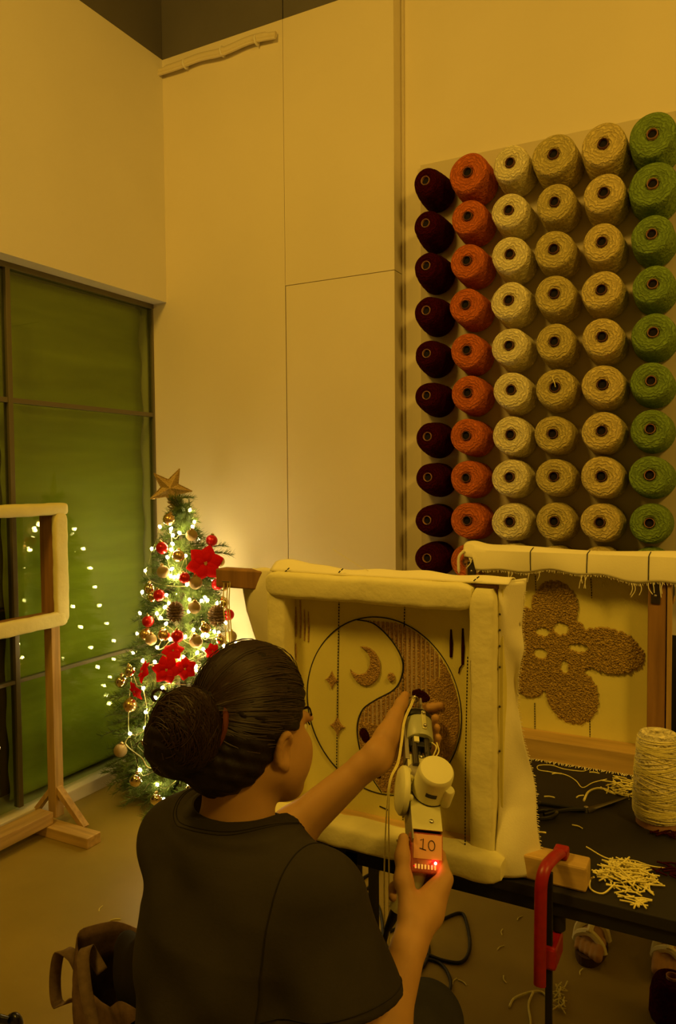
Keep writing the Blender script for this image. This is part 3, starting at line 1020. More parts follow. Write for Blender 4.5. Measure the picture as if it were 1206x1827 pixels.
for a, b in zip(seq[:-1], seq[1:]):
    a, b = Vector(a), Vector(b)
    wp.append(a - Vector((0, 0, 0.008)))
    mid = (a + b) / 2
    rad = Vector((mid.x - TX, mid.y - TY, 0))
    want = float(np.interp(mid.z, ZR, RR))
    if rad.length > 0.02 and rad.length < want:
        k_ = want / rad.length
        mid = Vector((TX + rad.x * k_, TY + rad.y * k_, mid.z))
    mid.x = max(mid.x, -0.03)
    mid.y = min(mid.y, -0.02)
    wp.append(mid - Vector((0, 0, 0.02)))
wp.append(Vector(seq[-1]))
MB().tube(bez(wp, 3), 0.0016, 5).build('wire', 'wire', t, True)
wp2 = [(0.302, -0.648, 0.376), (0.285, -0.66, 0.345), (0.325, -0.668, 0.325), (0.39, -0.672, 0.300), (0.415, -0.665, 0.262), (0.455, -0.64, 0.25)]
MB().tube(bez(wp2, 5), 0.0032, 6).build('wire', 'wire', t, True)

# ================================================================== work table
TZ = 0.75
t = thing('work_table', 'long black work table with slim metal legs', 'table', (2.6, -1.35, 0))
MB().box(1.60, 3.60, -1.762, -0.93, TZ - 0.022, TZ, bev=0.002).build('tabletop', 'tabletop', t)
MB().box(1.62, 3.58, -1.757, -1.725, TZ - 0.047, TZ - 0.022).build('apron', 'black', t)
MB().box(1.62, 3.58, -0.965, -0.935, TZ - 0.060, TZ - 0.022).build('apron', 'black', t)
for x in (1.944, 3.50):
    for y in (-1.757, -0.965):
        x_ = 1.615 if (x < 2 and y > -1) else x
        MB().box(x_, x_ + 0.026, y, y + 0.026, 0.0, TZ - 0.022).build('leg', 'black', t)
    if x > 2:
        MB().box(x, x + 0.026, -1.731, -0.965, TZ - 0.060, TZ - 0.030).build('side_rail', 'black', t)


# ================================================================== helper: flat stitched shapes on a cloth plane facing -y
def mask_mesh(fn, x0, x1, z0, z1, st, y, lift, rough=0.0, seed=1):
    nx, nz = int((x1 - x0) / st), int((z1 - z0) / st)
    xs = x0 + (np.arange(nx) + .5) * st
    zs = z0 + (np.arange(nz) + .5) * st
    Mk = fn(xs[:, None], zs[None, :])
    r_ = np.random.RandomState(seed)
    H = lift + rough * r_.rand(nx + 1, nz + 1)
    used = np.zeros((nx + 1, nz + 1), bool)
    for a in (0, 1):
        for b in (0, 1):
            used[a:nx + a, b:nz + b] |= Mk
    inner = np.ones((nx + 1, nz + 1), bool)
    pad = np.zeros((nx + 2, nz + 2), bool)
    pad[1:-1, 1:-1] = Mk
    for a in (0, 1):
        for b in (0, 1):
            inner &= pad[a:nx + 1 + a, b:nz + 1 + b]
    H = np.where(inner, H, 0.0)
    idx = -np.ones((nx + 1, nz + 1), int)
    pts = np.argwhere(used)
    idx[tuple(pts.T)] = np.arange(len(pts))
    m = MB()
    m.v = [(x0 + i * st, y - H[i, j], z0 + j * st) for i, j in pts]
    c = np.argwhere(Mk)
    m.f = [tuple(q) for q in np.stack([idx[c[:, 0], c[:, 1]], idx[c[:, 0] + 1, c[:, 1]], idx[c[:, 0] + 1, c[:, 1] + 1], idx[c[:, 0], c[:, 1] + 1]], 1).tolist()]
    return m


def dashed(pts, y, name, parent, dash=0.0042, gap=0.0022, hw=0.0011, material='ink'):
    m = MB()
    P = [Vector((p[0], y, p[1])) for p in pts]
    acc = 0.0
    for a, b in zip(P[:-1], P[1:]):
        L = (b - a).length
        d = (b - a) / L
        n = Vector((d.z, 0, -d.x)) * hw
        s_ = acc
        while s_ < L:
            e = min(s_ + dash, L)
            p, q = a + d * s_, a + d * e
            o = Vector((0, -0.0009, 0))
            m.add([p - n, p + n, q + n, q - n, p - n + o, p + n + o, q + n + o, q - n + o],
                  [(4, 5, 6, 7), (0, 1, 5, 4), (1, 2, 6, 5), (2, 3, 7, 6), (3, 0, 4, 7)])
            s_ += dash + gap
        acc = s_ - L
    return m.build(name, material, parent)


# ================================================================== the tufting frame being worked on
CY = -1.718      # plane of the stretched cloth
fr = thing('tufting_loom', 'wooden tufting frame padded with white batting, cloth with moon design, on table', 'tufting frame', (2.02, -1.72, TZ))
MB().box(1.60, 2.425, -1.745, -1.697, TZ + 0.001, TZ + 0.047, bev=0.004).build('bottom_bar', 'pine_x', fr)
MB().box(1.605, 2.26, -1.738, -1.697, 1.256, 1.298, bev=0.003).build('top_bar', 'brownwood', fr)
for x in (1.765, 2.225):
    MB().box(x, x + 0.038, -1.740, -1.700, TZ + 0.047, 1.256, bev=0.003).build('upright', 'pine', fr)
padded(1.757, 2.216, -1.772, -1.712, 1.2475, 1.302, 0, 0.0006, 11).build('batting_roll', 'foam', fr, True)
padded(2.212, 2.262, -1.768, -1.714, 0.775, 1.292, 2, 0.0007, 12).build('batting_roll', 'foam', fr, True)
padded(1.757, 1.806, -1.764, -1.714, 0.775, 1.275, 2, 0.0007, 13).build('batting_roll', 'foam', fr, True)
padded(1.757, 2.283, -1.808, -1.744, TZ + 0.004, 0.802, 0, 0.0010, 14).build('batting_roll', 'foam', fr, True)
clo = MB().grid(lambda u, v: (1.775 + u * 0.475, CY + 0.0015 * math.sin(u * 9) * math.sin(v * 7), 0.77 + v * 0.51), 40, 40).build('stretched_cloth', 'cloth', fr, True, solid=0.0012)
# tack strip with nail heads on the open side
MB().box(2.262, 2.272, -1.742, -1.702, 0.80, 1.292, bev=0.001).build('tack_strip', 'cloth', fr)
for z in (1.245, 1.215, 1.185, 1.145, 1.07, 0.985):
    MB().ball((2.266, -1.744, z), 0.0022, 8, 5).build('nail', 'darksteel', fr, True)


# cloth spilling over the top and hanging at both sides
def top_cloth(u, v):
    x = 1.762 + u * (2.285 - 1.762)
    a = v * 1.55
    wob = 0.004 * math.sin(u * 13) + 0.003 * math.sin(u * 29 + 1)
    hump = 0.010 * math.exp(-((u - 0.06) / 0.10) ** 2)
    y = -1.752 + 0.062 * v + 0.002 * math.sin(u * 17)
    z = 1.3025 + 0.010 * math.sin(v * math.pi) + wob * v + hump * math.sin(v * math.pi * .9) - (0.02 * (v - .8) / .2 if v > .8 else 0)
    return (x, y, z)


MB().grid(top_cloth, 60, 10).build('folded_cloth', 'flap', fr, True, solid=0.0025)
RE = [(1.312, 2.304), (1.215, 2.294), (1.176, 2.301), (1.12, 2.290), (1.064, 2.287), (1.005, 2.300), (0.941, 2.315), (0.902, 2.323), (0.85, 2.327), (0.798, 2.335), (0.761, 2.343), (0.752, 2.345)]


def interp(tab, z):
    zs = [p[0] for p in tab][::-1]
    xs = [p[1] for p in tab][::-1]
    return float(np.interp(z, zs, xs))


def right_flap(u, v):
    z = 0.756 + v * (1.304 - 0.756)
    xe = interp(RE, z)
    x = 2.264 + (xe - 2.264) * u
    low = max(0.0, 1 - v / 0.22)
    bul = math.sin(u * math.pi) * (0.016 * math.sin(v * 7.5 + 0.5) + 0.006 * math.sin(v * 17))
    y = -1.742 + 0.042 * u - bul - low * 0.030 * (1 - u * 0.35) - 0.004 * math.sin(v * 23 + u * 4) * u
    if v > 0.96:
        y -= 0.0
    return (x, y, z)


fl_ = MB().grid(right_flap, 22, 90).build('hanging_cloth', 'flap', fr, True, solid=0.0022)
fringe = MB()
for i in range(150):
    v = 0.02 + 0.95 * i / 150
    p = Vector(right_flap(1.0, v))
    fringe.tube([p - Vector((0.001, 0, 0)), p + Vector((rng.uniform(.002, .006), rng.uniform(-.002, .002), rng.uniform(-.003, .0015)))], 0.0006, 4)
tag(fringe.build('frayed_edge', 'flap', fl_), kind='stuff')
# the turned corner of cloth at the top
MB().grid(lambda u, v: (2.270 + u * (0.036 - 0.012 * v), -1.738 + 0.034 * u + 0.006 * math.sin(v * 3), 1.306 + 0.004 * u - v * (0.092 * (0.35 + 0.65 * u))), 10, 12).build('turned_corner', 'flap', fr, True, solid=0.002)
LE = [(1.307, 1.703), (1.300, 1.672), (1.257, 1.655), (1.199, 1.667), (1.136, 1.690), (1.05, 1.72), (0.90, 1.74), (0.76, 1.745)]


def left_flap(u, v):
    z = 0.76 + v * (1.303 - 0.76)
    xe = interp(LE, z)
    x = 1.772 + (xe - 1.772) * u
    y = -1.748 + 0.045 * u - math.sin(u * math.pi) * 0.012 * math.sin(v * 9)
    return (x, y, z + 0.004 * math.sin(u * 5) * (v > .8))


MB().grid(left_flap, 14, 60).build('hanging_cloth', 'flap', fr, True, solid=0.0022)
# two hanging yarn loops on the nail at the end of the top bar
for dx, ln in ((0.0, 0.17), (0.010, 0.21), (0.016, 0.20)):
    x = 1.632 + dx
    MB().tube(bez([(x, -1.742, 1.268), (x - 0.002, -1.744, 1.22), (x + 0.003, -1.743, 1.15), (x + 0.002, -1.744, 1.268 - ln)], 5), 0.0013, 5).build('loose_thread', 'yarnwhite', fr, True)
MB().tube([(1.625, -1.740, 1.270), (1.655, -1.752, 1.272)], 0.0016, 6).build('nail', 'steel', fr, True)
MB().tube(bez([(1.99, -1.735, 1.312), (1.955, -1.73, 1.326), (1.90, -1.72, 1.352)], 6), 0.0005, 4).build('loose_thread', 'yarnwhite', fr, True)

# guide lines and the drawn design
for pts in (((1.914, 1.250), (1.909, 1.06), (1.904, 0.86)), ((2.064, 1.250), (2.060, 1.10), (2.058, 0.80))):
    dashed(pts, CY - 0.002, 'guide_line', clo)
dashed(((2.2125, 1.165), (2.2085, 0.98), (2.207, 0.778)), -1.7705, 'guide_line', clo)
for x, z in ((1.800, 1.302), (1.93, 1.307), (2.218, 1.306)):
    dashed(((x, z), (x + 0.012, z + 0.010)), -1.752, 'guide_line', clo, 0.006, 0.002)
RCX, RCZ, RA, RB = 2.008, 1.030, 0.175, 0.185
circ = [(RCX + RA * math.cos(a), CY - 0.0015, RCZ + RB * math.sin(a)) for a in np.linspace(math.radians(108), math.radians(282), 60)]
MB().tube(circ, 0.0015, 5).build('ink_outline', 'ink', clo, True)
circ = [(RCX + RA * math.cos(a), CY - 0.0015, RCZ + RB * math.sin(a)) for a in np.linspace(math.radians(-100), math.radians(108), 70)]
MB().tube(circ, 0.0013, 5).build('ink_outline', 'ink', clo, True)
SC = bez([(1.952, CY, 1.206), (1.995, CY, 1.200), (2.035, CY, 1.168), (2.058, CY, 1.129), (2.054, CY, 1.092), (2.036, CY, 1.066), (1.995, CY, 1.040), (1.966, CY, 1.015), (1.954, CY, 0.975), (1.962, CY, 0.925), (1.985, CY, 0.880), (2.010, CY, 0.848)], 8)
MB().tube([(p.x, CY - 0.0015, p.z) for p in SC], 0.0014, 5).build('ink_outline', 'ink', clo, True)
SZ = np.array([p.z for p in SC][::-1])
SX = np.array([p.x for p in SC][::-1])


def in_half(X, Z):
    e = ((X - RCX) / (RA - 0.004)) ** 2 + ((Z - RCZ) / (RB - 0.004)) ** 2 < 1
    return e & (X > np.interp(Z, SZ, SX) + 0.003) & (Z < 1.206)


HOLES = [(1.972, 0.962, 0.012, 0.016), (2.016, 0.925, 0.020, 0.012), (2.000, 0.893, 0.011, 0.018), (2.098, 1.063, 0.020, 0.013), (2.062, 0.945, 0.014, 0.012)]


def dense(X, Z):
    k = in_half(X, Z)
    for hx, hz, a, b in HOLES:
        k &= ((X - hx) / a) ** 2 + ((Z - hz) / b) ** 2 > 1
    rows = (np.abs(((X - 2.0) / 0.0098) % 1.0 - 0.5) < 0.30)
    solid = (X - 2.0) * 0.9 - (Z - 1.10) * 0.55 > 0.115 + 0.006 * np.sin(Z * 160)
    return k & (rows | solid | (Z < 0.99))


tag(mask_mesh(dense, 1.94, 2.19, 0.84, 1.212, 0.0016, CY - 0.0014, 0.0016, 0.0022, 5).build('tufted_half', 'tuft', clo), 'pink-brown stitched rows filling half of the circle', kind='stuff')
mask_mesh(lambda X, Z: in_half(X, Z), 1.94, 2.19, 0.84, 1.212, 0.004, CY - 0.0010, 0.0004).build('tufted_ground', 'tuftgap', clo)
for hx, hz, a, b in HOLES:
    mask_mesh(lambda X, Z: ((X - hx) / a + 0.3 * (Z - hz) / b) ** 2 + ((Z - hz) / b) ** 2 < 0.9, hx - a * 1.5, hx + a * 1.5, hz - b, hz + b, 0.0015, CY - 0.0014, 0.002, 0.001).build('tufted_leaf', 'maroon', clo)
mask_mesh(lambda X, Z: (((X - 1.973) / 0.036) ** 2 + ((Z - 1.110) / 0.041) ** 2 < 1) & (((X - 1.958) / 0.027) ** 2 + ((Z - 1.120) / 0.029) ** 2 > 1), 1.93, 2.02, 1.06, 1.16, 0.0014, CY - 0.0012, 0.0018, 0.002).build('tufted_moon', 'tuft', clo)
mask_mesh(lambda X, Z: ((X - 2.033) / 0.0085) ** 2 + ((Z - 1.093) / 0.0095) ** 2 < 1, 2.02, 2.05, 1.08, 1.11, 0.0014, CY - 0.0012, 0.0018, 0.002).build('tufted_dot', 'tuft', clo)
for x, z, s_ in ((1.895, 1.071, 0.023), (1.907, 0.973, 0.024)):
    mask_mesh(lambda X, Z: (np.abs(X - x) / (s_ * 0.85)) ** 0.62 + (np.abs(Z - z) / (s_ * 1.15)) ** 0.62 < 1, x - s_, x + s_, z - s_ * 1.2, z + s_ * 1.2, 0.0012, CY - 0.0012, 0.0018, 0.002).build('tufted_star', 'tuft', clo)


def test_row(x, z0, z1, mt, wd_=0.0026):
    m = MB().tube([(x, CY - 0.002, z1), (x + 0.0006, CY - 0.0028, (z0 + z1) / 2), (x - 0.0003, CY - 0.002, z0)], [wd_ * .5, wd_, wd_ * .8], 6)
    return m.build('test_stitch', mt, clo, True)


for x, z0, z1 in ((1.807, 1.157, 1.222), (1.818, 1.155, 1.238), (1.828, 1.150, 1.218), (1.838, 1.148, 1.214), (1.806, 1.105, 1.142)):
    test_row(x, z0, z1, 'tuft', 0.0022)
test_row(2.162, 1.148, 1.203, 'maroon', 0.0036)
test_row(2.186, 1.136, 1.207, 'maroon', 0.0036)
MB().tube([(2.186, CY - 0.003, 1.137), (2.180, CY - 0.004, 1.128), (2.178, CY - 0.003, 1.118)], 0.0013, 5).build('test_stitch', 'maroon', clo, True)
for x, z in ((2.005, 0.818), (2.06, 0.808)):
    dashed(((x, z), (x + 0.02, z - 0.004)), CY - 0.0015, 'guide_line', clo, 0.03, 0.01, 0.0012)

# ================================================================== second frame further back on the table
BY = -1.10
bf = thing('tufting_loom', 'bare wooden tufting frame with brown flower design, behind the padded frame', 'tufting frame', (2.25, BY, TZ))
MB().box(1.985, 2.62, BY - 0.035, BY + 0.045, TZ, TZ + 0.058, bev=0.003).build('bottom_bar', 'pine_x', bf)
MB().box(1.985, 2.62, BY - 0.01, BY + 0.035, 1.262, 1.298, bev=0.003).build('top_bar', 'brownwood', bf)
for x in (1.990, 2.462):
    MB().box(x, x + 0.042, BY - 0.010, BY + 0.035, TZ + 0.058, 1.262, bev=0.003).build('upright', 'brownwood', bf)
MB().box(2.507, 2.516, BY - 0.012, BY + 0.03, TZ + 0.058, 1.262).build('tack_strip', 'pine', bf)
for x, s_ in ((2.478, -1), (2.006, 1)):
    br = MB().box(x - 0.009, x + 0.013, BY - 0.014, BY - 0.0105, 1.185, 1.27, bev=0.001).build('corner_bracket', 'darksteel', bf)
    for z in (1.243, 1.205):
        MB().ball((x + 0.002, BY - 0.0145, z), 0.0035, 8, 5, (1, .5, 1)).build('screw', 'steel', br, True)
bcl = MB().grid(lambda u, v: (2.01 + u * 0.475, BY + 0.046 + 0.002 * math.sin(u * 8 + v * 3), 0.77 + v * 0.50), 30, 30).build('stretched_cloth', 'cloth', bf, True, solid=0.0012)
FY = BY + 0.044
PET = [(2.222, 1.150, 0.062, 0.072, 0.0), (2.360, 1.045, 0.088, 0.060, -0.15), (2.270, 0.915, 0.068, 0.078, 0.3), (2.150, 0.965, 0.060, 0.070, 0.4), (2.135, 1.090, 0.062, 0.055, -0.4), (2.235, 1.040, 0.09, 0.09, 0.0)]
GAPS = [(2.240, 1.093, 0.020, 0.016), (2.192, 1.080, 0.018, 0.011), (2.285, 1.045, 0.024, 0.011), (2.185, 1.020, 0.017, 0.013), (2.250, 0.990, 0.010, 0.017)]


def flower(X, Z):
    n = 0.10 * np.sin(X * 310 + 3 * np.sin(Z * 170)) * np.sin(Z * 290)
    k = np.zeros(np.broadcast(X, Z).shape, bool)
    for cx, cz, a, b, r in PET:
        dx, dz = X - cx, Z - cz
        p, q = dx * math.cos(r) + dz * math.sin(r), -dx * math.sin(r) + dz * math.cos(r)
        k |= (p / a) ** 2 + (q / b) ** 2 < 1 + n
    for cx, cz, a, b in GAPS:
        k &= ((X - cx) / a) ** 2 + ((Z - cz) / b) ** 2 > 1 + n * 2
    return k


tag(mask_mesh(flower, 2.05, 2.47, 0.82, 1.24, 0.0022, FY, 0.003, 0.005, 8).build('tufted_flower', 'petal_brown', bcl), 'brown tufted pile in the shape of a five-petal flower', kind='stuff')
for x in (2.169, 2.315, 2.462):
    dashed(((x, 1.26), (x + 0.004, 1.18)), FY, 'guide_line', bcl, 0.005, 0.002, 0.0011)
    dashed(((x + 0.001, 0.88), (x + 0.002, 0.80)), FY, 'guide_line', bcl, 0.005, 0.002, 0.0011)


def drape(u, v):
    x = 1.985 + u * 0.66
    ln = 0.046 + 0.018 * u + 0.006 * math.sin(u * 11) + 0.004 * math.sin(u * 31)
    if u < 0.05:
        ln *= 0.4
    if v < 0.5:
        s_ = v / 0.5
        return (x, BY + 0.040 - 0.054 * s_, 1.3015 + 0.004 * math.sin(s_ * 3.1) + 0.008 * (1 - s_) + 0.004 * math.sin(u * 9) * (1 - s_) + 0.012 * math.exp(-((u - .02) / .05) ** 2))
    s_ = (v - .5) / .5
    return (x + 0.004 * s_, BY - 0.014 - 0.004 * math.sin(s_ * 2.2) - 0.008 * s_ * math.sin(u * 14 + 0.8) * math.sin(u * 5), 1.3015 - ln * s_)


dc = MB().grid(drape, 80, 16).build('draped_cloth', 'flap', bf, True, solid=0.002)
fringe = MB()
for i in range(170):
    u = 0.02 + 0.96 * i / 170
    p = Vector(drape(u, 1.0))
    fringe.tube([p + Vector((0, 0, .001)), p + Vector((rng.uniform(-.003, .003), rng.uniform(-.002, .001), -rng.uniform(.002, .008)))], 0.0007, 4)
for u in (0.02, 0.025, 0.19, 0.20, 0.27, 0.31, 0.475, 0.482, 0.49, 0.50, 0.66, 0.67, 0.69, 0.72, 0.735, 0.76, 0.77):
    p = Vector(drape(u, 1.0))
    L = rng.uniform(.018, .042)
    fringe.tube(bez([p, p + Vector((rng.uniform(-.006, .006), -.002, -L * .5)), p + Vector((rng.uniform(-.01, .01), -.002, -L))], 4), 0.0010, 4)
tag(fringe.build('frayed_edge', 'flap', dc), kind='stuff')
for x in (2.171, 2.317, 2.464):
    m = MB().tube([Vector(drape((x - 1.985) / 0.66, v)) + Vector((0.008 * (0.5 - v), -0.0022, 0.0016)) for v in (0.25, .4, .5, .6, .75, .97)], 0.0012, 5)
    m.build('guide_line', 'ink', dc, True)
MB().tube(bez([(1.99, BY - 0.02, 1.30), (1.975, BY - 0.022, 1.28), (1.974, BY - 0.02, 1.235)], 6), [0.004] * 12 + [0.001], 6).build('loose_thread', 'flap', bf, True)
fringe = MB()
for i in range(130):
    x = 2.10 + 0.50 * i / 130
    p = Vector((x, BY - 0.036, TZ + 0.004))
    fringe.tube([p, p + Vector((rng.uniform(-.006, .006), -rng.uniform(.004, .014), -0.002))], 0.0008, 4)
tag(fringe.build('frayed_edge', 'flap', bf), kind='stuff')

# ================================================================== yarn, scissors and clamp on the table
cx_, cy_ = 2.512, -1.385
t = thing('yarn_cone', 'tall cream yarn cone standing on the black table', 'yarn cone', (cx_, cy_, TZ))
prof = [(0.030, 0.012), (0.046, 0.014), (0.050, 0.03), (0.050, 0.07), (0.0475, 0.12), (0.044, 0.165), (0.0415, 0.188), (0.037, 0.199), (0.028, 0.202), (0.0195, 0.198), (0.017, 0.185), (0.017, 0.03)]
MB().lathe(prof, 36, Matrix.Translation((cx_, cy_, TZ))).build('yarn_body', 'y_cream', t, True)
MB().lathe([(0.044, 0.0), (0.044, 0.014), (0.030, 0.016)], 24, Matrix.Translation((cx_, cy_, TZ))).build('core_tube', 'tubecard', t, True)
wind = []
for i in range(2600):
    s_ = i / 2600
    zz = 0.03 + 0.155 * (0.5 - 0.5 * math.cos(s_ * math.pi * 18)) + 0.012 * math.sin(s_ * 61)
    zz = min(0.19, max(0.018, zz))
    r = np.interp(zz, [0.014, 0.03, 0.07, 0.12, 0.165, 0.188, 0.199], [0.046, 0.0502, 0.0502, 0.0478, 0.0443, 0.0418, 0.038]) + 0.0004
    a = s_ * 2 * math.pi * 62
    wind.append((cx_ + r * math.cos(a), cy_ + r * math.sin(a), TZ + zz))
tag(MB().tube(wind, 0.0010, 4).build('wound_strand', 'yarnwhite', t, True), kind='stuff')


def clip_shape(m, c, ln, r, spread=1.0, rise=0.0):
    a = rng.uniform(0, 6.283)
    b = rng.uniform(-1.0, 1.0)
    d = Vector((math.cos(a), math.sin(a), rng.uniform(-.25, .25) * rise))
    n = Vector((-d.y, d.x, 0))
    p0 = Vector(c)
    m.tube([p0 - d * ln / 2, p0 + n * b * ln * 0.13, p0 + d * ln / 2], r, 5)


pile = MB()
for i in range(150):
    rr = rng.random() ** 0.6
    a = rng.uniform(0, 6.283)
    c = Vector((2.482 + 0.050 * rr * math.cos(a), -1.652 + 0.058 * rr * math.sin(a), TZ + 0.0022 + rng.random() * 0.030 * (1 - rr)))
    clip_shape(pile, c, rng.uniform(0.022, 0.046), 0.0016, rise=1 - rr)
for i in range(14):
    c = Vector((2.505 + rng.uniform(-.02, .02), -1.738 + rng.uniform(-.010, .012), TZ + 0.003 + rng.random() * .003))
    clip_shape(pile, c, 0.03, 0.0016)
pile.tube(bez([(2.432, -1.705, TZ + .014), (2.425, -1.70, TZ + .005), (2.430, -1.73, TZ + .004), (2.452, -1.735, TZ + .003), (2.468, -1.70, TZ + .008)], 5), 0.0017, 5)
tag(pile.build('yarn_offcuts', 'yarnwhite'), 'loose heap of cut cream yarn ends beside the clamped beam', 'yarn offcuts', kind='stuff')
tag(MB().tube(bez([(2.41, -1.66, TZ + .0465), (2.45, -1.655, TZ + .030), (2.49, -1.62, TZ + .02), (2.528, -1.602, TZ + .008), (2.60, -1.57, TZ + .002)], 6), 0.0012, 5).build('yarn_strand', 'yarnwhite', None, True),
    'long cream yarn strand running across the heap of offcuts', 'yarn')
pile = MB()
for i in range(46):
    c = Vector((2.425 + rng.uniform(-.035, .03), -1.225 + rng.uniform(-.055, .04), TZ + 0.002 + rng.random() * 0.012))
    clip_shape(pile, c, rng.uniform(0.03, 0.05), 0.0014, rise=.5)
tag(pile.build('yarn_offcuts', 'yarnwhite'), 'small heap of cream yarn ends behind the standing yarn cone', 'yarn offcuts', kind='stuff')
pile = MB()
for i in range(14):
    clip_shape(pile, Vector((2.552 + rng.uniform(-.02, .02), -1.592 + rng.uniform(-.03, .025), TZ + 0.003 + rng.random() * 0.004)), 0.03, 0.0020)
tag(pile.build('yarn_offcuts', 'maroon'), 'few dark maroon yarn ends beside the cream heap', 'yarn offcuts', kind='stuff')
pile = MB()
for i in range(12):
    clip_shape(pile, Vector((2.535 + rng.uniform(-.025, .02), -1.443 + rng.uniform(-.008, .012), TZ + 0.003 + rng.random() * 0.004)), 0.025, 0.0020)
tag(pile.build('yarn_offcuts', 'maroon'), 'dark maroon yarn ends at the foot of the standing yarn cone', 'yarn offcuts', kind='stuff')
z_ = TZ + 0.0018
loop = [(2.324, -1.15), (2.314, -1.163), (2.272, -1.168), (2.237, -1.156), (2.208, -1.173), (2.215, -1.202), (2.244, -1.203), (2.283, -1.205), (2.312, -1.23), (2.335, -1.267), (2.352, -1.225), (2.379, -1.187)]
tag(MB().tube(bez([(x, y, z_) for x, y in loop], 6), 0.0012, 5).build('yarn_strand', 'yarnwhite', None, True), 'thin cream yarn strand curled in a loop behind the scissors', 'yarn')
arc = [(2.351, -1.341), (2.352, -1.287), (2.367, -1.256), (2.389, -1.254), (2.411, -1.271)]
tag(MB().tube(bez([(x, y, z_) for x, y in arc], 6), 0.0026, 6).build('yarn_strand', 'yarnwhite', None, True), 'thick curved cream yarn piece beside the scissor blades', 'yarn')
for i, (x, y, a) in enumerate([(2.276, -1.358, 0.2), (2.362, -1.484, -0.3), (2.345, -1.159, 0.1), (2.339, -1.322, 1.0), (2.231, -1.118, -0.8), (2.262, -1.208, 0.5), (2.333, -1.705, 0.5)]):
    d = Vector((math.cos(a), math.sin(a), 0)) * 0.012
    zz = z_ if i != 6 else TZ + 0.0758
    c = Vector((x, y, zz))
    tag(MB().tube(bez([c - d, c + Vector((-d.y, d.x, 0)) * .3, c + d], 4), 0.0016, 5).build('yarn_clipping', 'yarnwhite', None, True),
        'short cream yarn clipping lying on the black tabletop' if i != 6 else 'short cream yarn clipping lying on top of the red clamp', 'yarn clipping', 'yarn clippings on the tabletop' if i != 6 else None)

t = thing('scissors', 'black shears lying open on the black table', 'scissors', (2.36, -1.41, TZ))
for k, (tip, piv, h1, h2) in enumerate([((2.450, -1.262), (2.366, -1.400), (2.320, -1.408), (2.235, -1.420)), ((2.446, -1.288), (2.366, -1.400), (2.325, -1.430), (2.290, -1.475))]):
    zz = TZ + 0.004 + 0.003 * k
    a, b = Vector((*tip, zz)), Vector((*piv, zz))
    d = (b - a).normalized()
    n = Vector((-d.y, d.x, 0)) * 0.008
    u_ = Vector((0, 0, 0.0018))
    MB().add([a - u_, b - n - u_, b + n - u_, a + u_, b - n * .6 + u_, b + n * .6 + u_], [(0, 2, 1), (3, 4, 5), (0, 1, 4, 3), (1, 2, 5, 4), (2, 0, 3, 5)]).build('blade', 'darksteel', t)
    MB().tube(bez([b, Vector((*h1, zz + .002)), Vector((*h2, zz + .002))], 5), 0.0045, 7).build('shank', 'blackgloss', t, True)
    c = Vector((*h2, zz + .003))
    dd = Vector((h2[0] - h1[0], h2[1] - h1[1], 0)).normalized()
    nn = Vector((-dd.y, dd.x, 0))
    ring = [c + dd * (0.032 * math.cos(q)) * 1.0 + nn * (0.017 * math.sin(q)) for q in np.linspace(0, 2 * math.pi, 25)]
    MB().tube(ring, 0.0045, 7).build('handle_loop', 'blackgloss', t, True)
MB().lathe([(0.005, 0), (0.005, 0.012), (0.003, 0.0135)], 12, Matrix.Translation((2.366, -1.400, TZ + 0.001))).build('pivot_screw', 'steel', t, True)

kx = 2.358
t = thing('bar_clamp', 'red bar clamp holding the wooden beam to the table edge', 'clamp', (kx, -1.78, 0.6))
MB().box(kx + 0.006, kx + 0.018, -1.797, -1.789, 0.48, 0.80, bev=0.001).build('steel_bar', 'black', t)
MB().tube([(kx + 0.012, -1.793, 0.33), (kx + 0.012, -1.793, 0.48)], 0.0032, 8).build('spindle', 'darksteel', t, True)
MB().lathe([(0.002, 0), (0.008, .004), (0.008, .012), (0.004, .016)], 10, Matrix.Translation((kx + 0.012, -1.793, 0.326))).build('spindle_knob', 'black', t, True)
arm = [(kx - 0.002, -1.803, 0.595), (kx - 0.001, -1.806, 0.66), (kx, -1.808, 0.74), (kx + 0.001, -1.806, 0.785), (kx + 0.005, -1.792, 0.806), (kx + 0.012, -1.765, 0.812), (kx + 0.020, -1.735, 0.812)]
MB().tube(bez(arm, 6), 0.0112, 10, flat=0.62).build('upper_arm', 'redclamp', t, True)
MB().box(kx + 0.006, kx + 0.032, -1.738, -1.712, 0.7975, 0.817, bev=0.004).build('upper_jaw', 'redclamp', t)
MB().box(kx + 0.002, kx + 0.026, -1.803, -1.735, 0.625, 0.668, bev=0.006).build('lower_jaw', 'redclamp', t)
MB().lathe([(0.008, 0.668), (0.013, 0.672), (0.013, 0.7015)], 12, Matrix.Translation((kx + 0.018, -1.742, 0))).build('jaw_pad', 'black', t, True)

# ================================================================== tufting gun (local: x right, y forward to the needle, z up)
ga = Vector((-0.376, 0.760, 0.530)).normalized()
gr = Vector((0.845, 0.516, -0.141))
gr = (gr - ga * gr.dot(ga)).normalized()
gn = gr.cross(ga)
GO = Vector((2.089, -1.725, 1.067))
GM = Matrix(((gr.x, ga.x, gn.x, GO.x), (gr.y, ga.y, gn.y, GO.y), (gr.z, ga.z, gn.z, GO.z), (0, 0, 0, 1)))


def G(x, y, z):
    return GM @ Vector((x, y, z))


gun = thing('tufting_gun', 'handheld tufting gun with white motor and red-lit box numbered 10', 'tufting gun', mtx=GM)
RY = Matrix.Rotation(math.pi / 2, 4, 'X')      # lathe axis z -> -y


def L():
    return local_mb()


